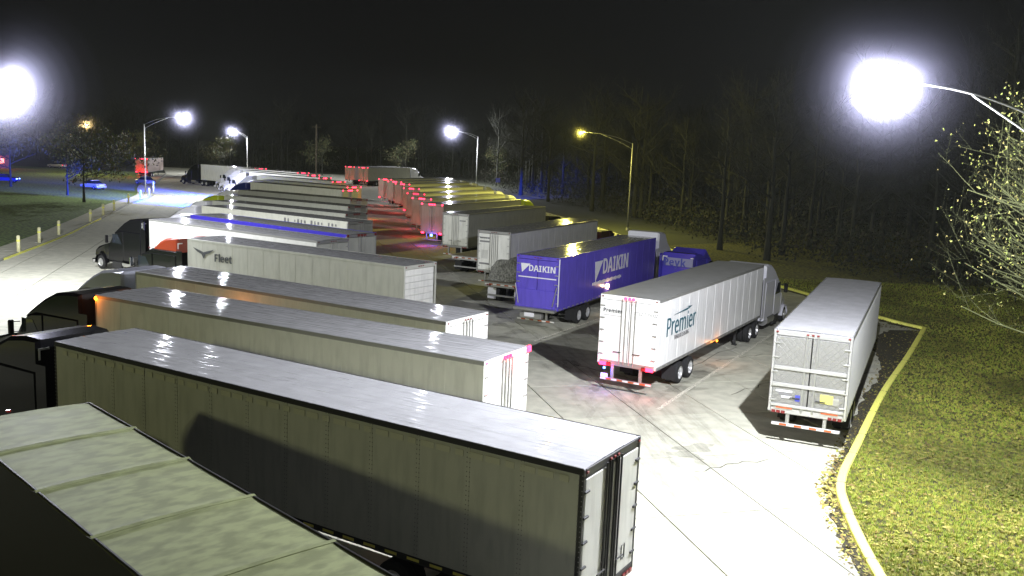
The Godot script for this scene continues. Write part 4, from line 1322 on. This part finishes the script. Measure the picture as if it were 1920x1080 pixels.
func left_side() -> void:
	# sidewalk, kerb, lawn
	var ke := []
	for i in range(20, 31):
		ke.append(LOT[i])
	ke.reverse()
	var kpts := curve2(ke, 4)
	var kb := obj("kerb", kerb_mesh(kpts, 0.3, 0.14), M.kerb_grey, self)
	kb.set_meta("kind", "structure")
	kb.name = "kerb_001"
	var outer := []
	for i in kpts.size():
		var d: Vector2 = (kpts[mini(i + 1, kpts.size() - 1)] - kpts[maxi(i - 1, 0)]).normalized()
		outer.append(kpts[i] + Vector2(d.y, -d.x) * (2.4 if (Vector2(d.y, -d.x)).x < 0 else -2.4))
	# sidewalk flags
	var sw := structure("sidewalk", flat(PackedVector2Array(kpts + rev(outer)), 0.085), M.joint)
	for i in kpts.size() - 1:
		for k in 3:
			var a: Vector2 = kpts[i].lerp(kpts[i + 1], k / 3.0)
			var b: Vector2 = kpts[i].lerp(kpts[i + 1], (k + 1) / 3.0)
			var c: Vector2 = outer[i].lerp(outer[i + 1], (k + 1) / 3.0)
			var e: Vector2 = outer[i].lerp(outer[i + 1], k / 3.0)
			var st := st_new()
			add_slab(st, PackedVector2Array([a, b, c, e]), 0.125)
			obj("slab", fin(st), M.concrete_0, sw)
	# yellow painted kerb stretches
	for r in [[3, 9], [12, 24]]:
		var st := []
		for i in range(r[0], r[1]):
			st.append(kpts[i] + Vector2(0.16, 0.0))
		obj("painted_kerb", kerb_mesh(st, 0.05, 0.15), M.kerb_yellow, sw)
	var lw := PackedVector2Array(outer)
	lw.append(Vector2(-300, -262))
	lw.append(Vector2(-300, 30))
	structure("lawn", flat(lw, 0.1), M.lawn)
	var strip_pts := curve2([Vector2(-56, -96), Vector2(-66, -110), Vector2(-70, -125), Vector2(-66, -140)], 5)
	structure("lawn_strip", flat(ribbon(strip_pts, 0.35, 0), 0.106), M.litter_soil)  # narrow dark strip laid across the lawn
	# bollards along the kerb
	var bl := [Vector2(-38.4, -71.8), Vector2(-40.1, -78.3), Vector2(-41.6, -84.75), Vector2(-44.8, -98.1), Vector2(-46.96, -106), Vector2(-48.7, -112.9), Vector2(-52.1, -125.3), Vector2(-54.0, -134), Vector2(-55.2, -140.2), Vector2(-58.0, -149), Vector2(-61.5, -158)]
	var ord := ["nearest the road's left edge", "second from the near end", "third from the near end", "fourth from the near end", "fifth from the near end", "sixth, beside the dark tree", "seventh, first in the blue beam", "eighth, in the blue beam", "ninth, at the bend of the kerb", "second from the far end", "farthest along the kerb"]
	var proto: Node3D
	for i in bl.size():
		var t: Node3D
		if i == 0:
			t = thing("bollard", "", "bollard")
			var st := st_new()
			st.set_smooth_group(0)
			tube(st, Vector3(0, 0.0, 0), Vector3(0, 1.0, 0), 0.14, 0.13, 14)
			obj("post", fin(st), M.bollard_white, t)
			var cp := SphereMesh.new()
			cp.radius = 0.13
			cp.height = 0.16
			cp.radial_segments = 14
			cp.rings = 6
			obj("cap", cp, M.bollard_white, t, Vector3(0, 1.0, 0))
			obj("band", rod_mesh(0.12, 0.145, 14), M.kerb_yellow, t, Vector3(0, 0.75, 0))
			proto = t
		else:
			t = proto.duplicate()
			t.name = numbered("bollard")
			add_child(t)
		t.position = Vector3(bl[i].x - 0.45, 0.1, bl[i].y)
		t.scale = Vector3(1.0, 1.25, 1.0)
		tag(t, "pale yellowish bollard on the sidewalk, " + ord[i], "bollard", "bollards along the left kerb")
	# vehicles and building behind the lawn
	car("dark car with a bluish light at the far left edge of the lawn", Vector3(-88.5, 0.1, -160), 82, M.navy_paint, M.plate_lit, M.plate_lit)
	car("pale car with a lit tail light behind the lawn tree", Vector3(-112, 0.1, -226), -75, M.white_paint, M.red_hot, M.steel)
	car("pale car bathed in blue light behind the bollards", Vector3(-69.5, 0.1, -152), -60, M.white_paint, M.red_dull, M.steel)
	car("silver car near the lamp pole at the road bend", Vector3(-68.5, 0.1, -171), -50, M.silver_paint, M.red_dull, M.steel)
	var bt := trailer("dark trailer with red lights standing alone at the far road end", -80.5, -199, -8.0, 14.0, {"wall": "rust_wall", "door": "rust_wall", "frame": "rust_wall", "detail": 1, "rs": 50, "roof": "roof_grey", "top": "red_hot", "tail": "red_hot"})
	omni("tail_glow", bt, Vector3(0, 1.2, 1.2), Color(1.0, 0.1, 0.1), 6.0)
	# small brick building
	var t := thing("brick_building", "small brick building with warm lit porch beyond the lawn", "building", Vector3(-122, 0.1, -213), -35.0)
	for k in 4:
		bx("wall", [Vector3(9, 3, 0.3), Vector3(9, 3, 0.3), Vector3(0.3, 3, 6.4), Vector3(0.3, 3, 6.4)][k], [Vector3(0, 1.5, 3.35), Vector3(0, 1.5, -3.35), Vector3(-4.35, 1.5, 0), Vector3(4.35, 1.5, 0)][k], M.brick, t, 0.02)
	obj("roof", prism_mesh(PackedVector2Array([Vector2(-4.2, 0), Vector2(0, 1.6), Vector2(4.2, 0)]), 10.4), M.roofing, t, Vector3(-5.2, 3.0, 0), Vector3(0, 90, 0))
	bx("door", Vector3(1.0, 2.1, 0.06), Vector3(0.8, 1.05, 3.53), M.warm_window, t, 0.01)
	for k in [-2.6, 2.8]:
		var wd := bx("window", Vector3(1.1, 1.1, 0.06), Vector3(k, 1.7, 3.53), M.warm_window, t, 0.01)
		bx("frame", Vector3(0.06, 1.1, 0.05), Vector3(0, 0, 0.04), M.white_paint, wd, 0.005)
	omni("porch_light", t, Vector3(0.8, 2.7, 4.6), Color(1.0, 0.4, 0.1), 16.0)
	# a plain pole and a blue sign in the background
	t = thing("utility_pole", "thin dark wooden pole standing before the woods", "pole", Vector3(-46.5, 0, -215))
	obj("pole", rod_mesh(13.0, 0.16, 10), M.timber, t, Vector3(0, 6.5, 0))
	bx("crossarm", Vector3(2.0, 0.12, 0.12), Vector3(0, 12.4, 0), M.timber, t)
	t = thing("road_sign", "small blue road sign on a thin post past the right row", "sign", Vector3(-3.8, 0, -190))
	bx("panel", Vector3(0.9, 0.9, 0.03), Vector3(0, 2.9, 0), M.sign_blue, t, 0.01)
	obj("post", rod_mesh(2.9, 0.04, 8), M.galvanised, t, Vector3(0, 1.45, -0.05))

func rev(a: Array) -> Array:
	var b := a.duplicate()
	b.reverse()
	return b

# ------------------------------------------------------------------ trees
var twigs: Array = []
func branch(st: SurfaceTool, a: Vector3, d: Vector3, len: float, r: float, depth: int, r2: RandomNumberGenerator, kids: int, curl: float) -> void:
	var p := a
	var dir := d
	var segs := 3 if depth > 0 else 2
	var n := 7 if depth > 2 else (5 if depth > 1 else 3)
	for s in segs:
		dir = (dir + Vector3(r2.randf_range(-1, 1), r2.randf_range(-0.5, 1) * curl + 0.1, r2.randf_range(-1, 1)) * 0.16).normalized()
		var q := p + dir * len / segs
		var ra := r * (1.0 - 0.55 * s / segs)
		var rb := r * (1.0 - 0.55 * (s + 1) / segs)
		tube(st, p, q, ra, rb, n, false)
		if depth > 0 and (s > 0 or depth < 3):
			var k := kids if depth > 1 else kids + 1
			for i in k:
				var f := r2.randf_range(0.1, 1.0)
				var side := Vector3(r2.randf_range(-1, 1), r2.randf_range(-0.2, 0.6), r2.randf_range(-1, 1))
				side = (side - dir * side.dot(dir)).normalized()
				var nd := (dir * r2.randf_range(0.5, 0.9) + side * r2.randf_range(0.6, 1.0) + Vector3(0, 0.18, 0)).normalized()
				branch(st, p.lerp(q, f), nd, len * r2.randf_range(0.42, 0.66), rb * 0.6, depth - 1, r2, kids, curl)
		p = q
	twigs.append(p)

func tree_mesh(sd: int, h: float, depth: int, kids: int) -> ArrayMesh:
	var r2 := RandomNumberGenerator.new()
	r2.seed = sd
	var st := st_new()
	st.set_smooth_group(0)
	var p := Vector3(0, h * 0.28, 0)
	for i in 9:
		var y := h * (0.26 + 0.07 * i)
		var a := r2.randf() * TAU
		var up := r2.randf_range(0.35, 0.9)
		branch(st, Vector3(0, y, 0), Vector3(cos(a), up, sin(a)).normalized(), h * r2.randf_range(0.22, 0.38) * (1.15 - 0.07 * i), h * 0.006, depth, r2, kids, 0.8)
	return fin(st)

func trunk_mesh(sd: int, h: float) -> ArrayMesh:
	var r2 := RandomNumberGenerator.new()
	r2.seed = sd
	var st := st_new()
	st.set_smooth_group(0)
	var p := Vector3.ZERO
	for i in 8:
		var q := Vector3(r2.randf_range(-0.08, 0.08) * i * 0.4, h * (i + 1) / 8.0 * 0.95, r2.randf_range(-0.08, 0.08) * i * 0.4)
		var f := i / 8.0
		tube(st, p, q, h * 0.016 * (1 - f * 0.85) * (1.35 if i == 0 else 1.0), h * 0.016 * (1 - (f + 0.125) * 0.85), 9, false)
		p = q
	return fin(st)

func leaf_cloud(pts: Array, per: int, spread: float, size: float, cols: Array, r2: RandomNumberGenerator, m: Material) -> MultiMeshInstance3D:
	var st := st_new()
	var a := Vector3(-0.5, 0, 0)
	st.set_normal(Vector3.UP)
	for v in [Vector3(0, 0, -0.5), Vector3(0.28, 0.08, 0), Vector3(0, 0.02, 0.5), Vector3(0, 0, -0.5), Vector3(0, 0.02, 0.5), Vector3(-0.28, 0.08, 0)]:
		st.add_vertex(v)
	var mesh := fin(st)
	mesh.surface_set_material(0, m)
	var mm := MultiMesh.new()
	mm.transform_format = MultiMesh.TRANSFORM_3D
	mm.use_colors = true
	mm.mesh = mesh
	mm.instance_count = pts.size() * per
	var k := 0
	for p in pts:
		for i in per:
			var b := Basis.from_euler(Vector3(r2.randf() * TAU, r2.randf() * TAU, r2.randf() * TAU)).scaled(Vector3.ONE * size * r2.randf_range(0.6, 1.3))
			mm.set_instance_transform(k, Transform3D(b, p + Vector3(r2.randfn(), r2.randfn(), r2.randfn()) * spread))
			var c: Color = cols[r2.randi() % cols.size()]
			mm.set_instance_color(k, c * r2.randf_range(0.7, 1.2))
			k += 1
	var o := MultiMeshInstance3D.new()
	o.multimesh = mm
	return o

const EDGE := [Vector2(62, -60), Vector2(38, -65), Vector2(28, -75), Vector2(23.5, -95), Vector2(17, -128), Vector2(8, -165), Vector2(-3, -205), Vector2(-14, -262)]
func edge_at(f: float) -> Vector2:
	var k := f * (EDGE.size() - 1)
	var i := mini(int(k), EDGE.size() - 2)
	return EDGE[i].lerp(EDGE[i + 1], k - i)

func woods() -> void:
	var r2 := RandomNumberGenerator.new()
	r2.seed = 12
	var protos := []
	for k in 4:
		twigs.clear()
		protos.append([tree_mesh(100 + k, 16.0, 2, 2), trunk_mesh(200 + k, 16.0)])
	# trees whose trunks can be told apart at the wood's edge
	var spots := [Vector2(24.3, -88), Vector2(27.3, -93.5), Vector2(21.5, -96), Vector2(33, -90), Vector2(38, -84), Vector2(43.5, -80), Vector2(12.4, -150), Vector2(18, -140), Vector2(23, -128), Vector2(30, -110), Vector2(36, -102), Vector2(47, -92), Vector2(52, -86), Vector2(6, -172), Vector2(1, -190), Vector2(49, -74), Vector2(55, -70), Vector2(27, -118), Vector2(15, -160), Vector2(41, -96)]
	var where := ["behind the teal lettered truck, tallest pale trunk", "just right of the tallest pale trunk", "left of the tallest pale trunk", "above the stainless trailer's roof", "right of the stainless trailer's roof", "below the glaring right lamp", "left of the yellow lamp's pole", "under the yellow lamp", "right of the yellow lamp's pole", "midway from the yellow lamp's pole to the tallest trunk", "deep behind the teal lettered truck", "deep behind the stainless trailer", "deep below the glaring right lamp", "near the blue beam past the right row", "farthest down the wood's edge", "left of the lit branches at right", "deep behind the lit branches at right", "deep to the right of the yellow lamp", "far left under the yellow lamp", "deep above the stainless trailer"]
	for i in spots.size():
		var t := thing("bare_tree", "leafless tree at the wood's edge, " + where[i], "tree", Vector3(spots[i].x, 0, spots[i].y), r2.randf() * 360.0, "bare trees along the wood's edge")
		var s := r2.randf_range(0.95, 1.4)
		t.scale = Vector3(s, s, s)
		obj("trunk", protos[i % 4][1], M.bark, t)
		obj("crown", protos[i % 4][0], M.bark, t)
	# the rest of the wood
	for k in 2:
		for part in 2:
			var r3 := RandomNumberGenerator.new()
			r3.seed = 500 + k
			var mm := MultiMesh.new()
			mm.transform_format = MultiMesh.TRANSFORM_3D
			mm.mesh = protos[k * 2][part]
			var xs := []
			for i in 150:
				var p: Vector2
				if i % 3 < 2:
					var f := r3.randf()
					p = edge_at(f) + Vector2(r3.randf_range(3, 46), r3.randf_range(-26, 0))
				else:
					p = Vector2(r3.randf_range(-150, 10), r3.randf_range(-330, -270))
				var s := r3.randf_range(0.8, 1.3)
				xs.append(Transform3D(Basis(Vector3.UP, r3.randf() * TAU).scaled(Vector3(s, s * r3.randf_range(0.9, 1.15), s)), Vector3(p.x, 0, p.y)))
			mm.instance_count = xs.size()
			for i in xs.size():
				mm.set_instance_transform(i, xs[i])
			var o := MultiMeshInstance3D.new()
			o.name = ["wood", "wood_001", "wood_002", "wood_003"][k * 2 + part]
			o.multimesh = mm
			o.material_override = M.bark
			o.set_meta("kind", "stuff")
			o.set_meta("label", "dark leafless wood behind the truck park")
			add_child(o)
	# undergrowth
	var pts := []
	for i in 1500:
		var f := r2.randf()
		var e := edge_at(f) if i % 4 else Vector2(-150, -275).lerp(Vector2(0, -268), f)
		var far_in := r2.randf()
		var q := e + Vector2(0.5 + 26.0 * far_in, r2.randf_range(-10, 0))
		pts.append(Vector3(q.x, r2.randf_range(0.2, 1.6 + 3.0 * far_in), q.y))
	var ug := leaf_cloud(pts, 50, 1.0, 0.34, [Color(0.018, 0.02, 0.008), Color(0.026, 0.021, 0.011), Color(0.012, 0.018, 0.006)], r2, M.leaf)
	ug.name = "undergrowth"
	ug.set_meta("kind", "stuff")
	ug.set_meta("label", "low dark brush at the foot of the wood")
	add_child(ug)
	# leafy trees on the left
	var lt := [[Vector2(-58, -124), 10.5, "broad dark tree on the lawn beside the bollards"], [Vector2(-66, -136), 9.0, "dark tree just behind the broad lawn tree"], [Vector2(-82, -150), 11.0, "dark tree left of the tall lamp pole, behind the lawn"], [Vector2(-98, -170), 11.0, "dark tree over the parked cars at far left"], [Vector2(-88, -215), 9.5, "round tree beside the red lit trailer at the road end"], [Vector2(-70, -222), 9.0, "dim round tree left of the far small lamp"], [Vector2(-52, -248), 9.5, "dim tree right of the far small lamp"], [Vector2(-110, -192), 13.0, "tall dim tree under the small yellowish lamp"], [Vector2(-30, -250), 10.0, "round dim tree left of the far white lamp"], [Vector2(-6, -252), 9.0, "round dim tree right of the far white lamp"], [Vector2(-125, -175), 13.0, "tall dim tree above the dark car at far left"]]
	for i in lt.size():
		var t := thing("leafy_tree", lt[i][2], "tree", Vector3(lt[i][0].x, 0.1, lt[i][0].y), r2.randf() * 360.0)
		var h: float = lt[i][1]
		var s := h / 16.0
		twigs.clear()
		var cm: ArrayMesh = tree_mesh(300 + i % 3, 16.0, 2, 2)
		obj("trunk", trunk_mesh(310 + i, h), M.bark, t)
		var br := obj("limb", cm, M.bark, t)
		var sp := s * (2.1 if i == 0 else 1.5)
		br.scale = Vector3(sp, s, sp)
		var tp := []
		for w in twigs.size():
			if w % 2 == 0:
				tp.append(twigs[w] * Vector3(sp, s, sp))
		var lc := leaf_cloud(tp, 9 if i == 0 else 5, 0.4, 0.36, [Color(0.05, 0.062, 0.018), Color(0.08, 0.075, 0.025), Color(0.035, 0.05, 0.015), Color(0.06, 0.05, 0.02)], r2, M.leaf)
		lc.name = "crown"
		lc.set_meta("kind", "stuff")
		t.add_child(lc)
	# the lit tree whose branches reach in at the right edge
	var nt := thing("lit_tree", "brightly lit bare branches with a few pale leaves at the right edge", "tree", Vector3(18.3, 0.1, -29.0))
	twigs.clear()
	var st := st_new()
	st.set_smooth_group(0)
	var r4 := RandomNumberGenerator.new()
	r4.seed = 41
	for i in 60:
		var y := 3.9 + 0.1 * i
		var a := r4.randf_range(PI * 0.65, PI * 1.35) if i % 3 else r4.randf() * TAU
		branch(st, Vector3(0, y, 0), Vector3(cos(a), r4.randf_range(0.05, 0.7), sin(a)).normalized(), r4.randf_range(2.6, 4.4) * (1.0 if i < 46 else 0.8), 0.036, 3, r4, 1, 0.9)
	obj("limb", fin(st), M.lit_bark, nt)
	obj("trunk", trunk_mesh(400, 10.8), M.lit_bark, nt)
	var tp2 := []
	for w in twigs.size():
		if w % 2 == 0:
			tp2.append(twigs[w])
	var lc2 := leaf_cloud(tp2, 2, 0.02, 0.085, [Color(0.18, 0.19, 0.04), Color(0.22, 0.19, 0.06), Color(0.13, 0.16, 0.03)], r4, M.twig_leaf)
	lc2.name = "leaves"
	lc2.set_meta("kind", "stuff")
	nt.add_child(lc2)
	# a taller one behind it
	var n2 := thing("bare_tree", "thin bare crown behind the curved lamp arm", "tree", Vector3(28.5, 0.1, -44.0), 40.0)
	obj("trunk", trunk_mesh(401, 17.0), M.bark, n2)
	obj("crown", protos[1][0], M.bark, n2)

# ------------------------------------------------------------------ grass and fallen leaves on the right verge
func verge_cover() -> void:
	var r2 := RandomNumberGenerator.new()
	r2.seed = 99
	var poly := PackedVector2Array()
	for p in right_edge:
		poly.append(p + Vector2(0.18, 0))
	poly.append(Vector2(60, -120))
	poly.append(Vector2(70, -60))
	poly.append(Vector2(40, 0))
	var lv := []
	var clump := FastNoiseLite.new()
	clump.seed = 4
	clump.frequency = 0.16
	var bl := []
	for i in 400000:
		if bl.size() > 105000:
			break
		var z := -13.0 - 62.0 * pow(r2.randf(), 1.5)
		var x := r2.randf_range(8.5, minf(10.0 - z * 0.6, 46.0))
		var p := Vector2(x, z)
		if not Geometry2D.is_point_in_polygon(p, poly):
			continue
		if r2.randf() < 0.26 + 0.5 * clump.get_noise_2d(x, z):
			lv.append(Vector3(x, 0.125 + r2.randf() * 0.04, z))
		bl.append(Vector3(x, 0.1, z))
	# leaves blown against the kerb on the pavement side
	for i in 4200:
		var k := r2.randi_range(0, right_edge.size() - 2)
		var p: Vector2 = right_edge[k].lerp(right_edge[k + 1], r2.randf())
		if p.y > -14 or p.y < -62:
			continue
		var wide := 0.6 + smoothstep(-30.0, -37.0, p.y) * 0.35 + smoothstep(-42.0, -51.0, p.y) * 1.4
		lv.append(Vector3(p.x - 0.12 - wide * pow(r2.randf(), 1.6), 0.012 + r2.randf() * 0.02, p.y + r2.randf_range(-0.2, 0.2)))
	var st := st_new()
	for v in [Vector3(0, 0.0, -0.5), Vector3(0.3, 0.1, 0.05), Vector3(0.02, 0.03, 0.5), Vector3(0, 0.0, -0.5), Vector3(0.02, 0.03, 0.5), Vector3(-0.28, 0.06, -0.05)]:
		st.add_vertex(v)
	var lm := fin(st)
	var cols := [Color(0.24, 0.20, 0.05), Color(0.28, 0.25, 0.055), Color(0.17, 0.12, 0.035), Color(0.33, 0.28, 0.08), Color(0.10, 0.07, 0.025), Color(0.22, 0.24, 0.035)]
	var o := scatter("fallen_leaves", lm, M.leaf, lv, 0.10, 0.5, cols, r2)
	o.set_meta("label", "fallen brown leaves scattered over the right verge")
	var sb := st_new()
	for k in 5:
		var a := TAU * k / 5.0 + 0.3
		var b := Vector3(cos(a), 0, sin(a)) * 0.35
		var s := Vector3(-sin(a), 0, cos(a)) * 0.12
		sb.add_vertex(b * 0.3 - s); sb.add_vertex(b * 1.6 + Vector3(0, 1.0 - 0.1 * k, 0)); sb.add_vertex(b * 0.3 + s)
	var o2 := scatter("grass", fin(sb), M.blade, bl, 0.085, 0.12, [Color(0.22, 0.29, 0.03), Color(0.28, 0.30, 0.04), Color(0.32, 0.29, 0.06), Color(0.16, 0.22, 0.02)], r2)
	o2.set_meta("label", "short worn grass of the right verge")

func scatter(called: String, mesh: Mesh, m: Material, pts: Array, size: float, tilt: float, cols: Array, r2: RandomNumberGenerator) -> MultiMeshInstance3D:
	var mm := MultiMesh.new()
	mm.transform_format = MultiMesh.TRANSFORM_3D
	mm.use_colors = true
	mm.mesh = mesh
	mm.instance_count = pts.size()
	var tone := FastNoiseLite.new()
	tone.seed = 17
	tone.frequency = 0.12
	tone.fractal_octaves = 4
	for i in pts.size():
		var b := Basis.from_euler(Vector3(r2.randf_range(-tilt, tilt), r2.randf() * TAU, r2.randf_range(-tilt, tilt))).scaled(Vector3.ONE * size * r2.randf_range(0.5, 1.7))
		mm.set_instance_transform(i, Transform3D(b, pts[i]))
		var cc: Color = cols[r2.randi() % cols.size()]
		mm.set_instance_color(i, cc * clampf(0.95 + 0.9 * tone.get_noise_2d(pts[i].x, pts[i].z), 0.45, 1.35))
	var o := MultiMeshInstance3D.new()
	o.name = called
	o.multimesh = mm
	o.material_override = m
	o.set_meta("kind", "stuff")
	add_child(o)
	return o
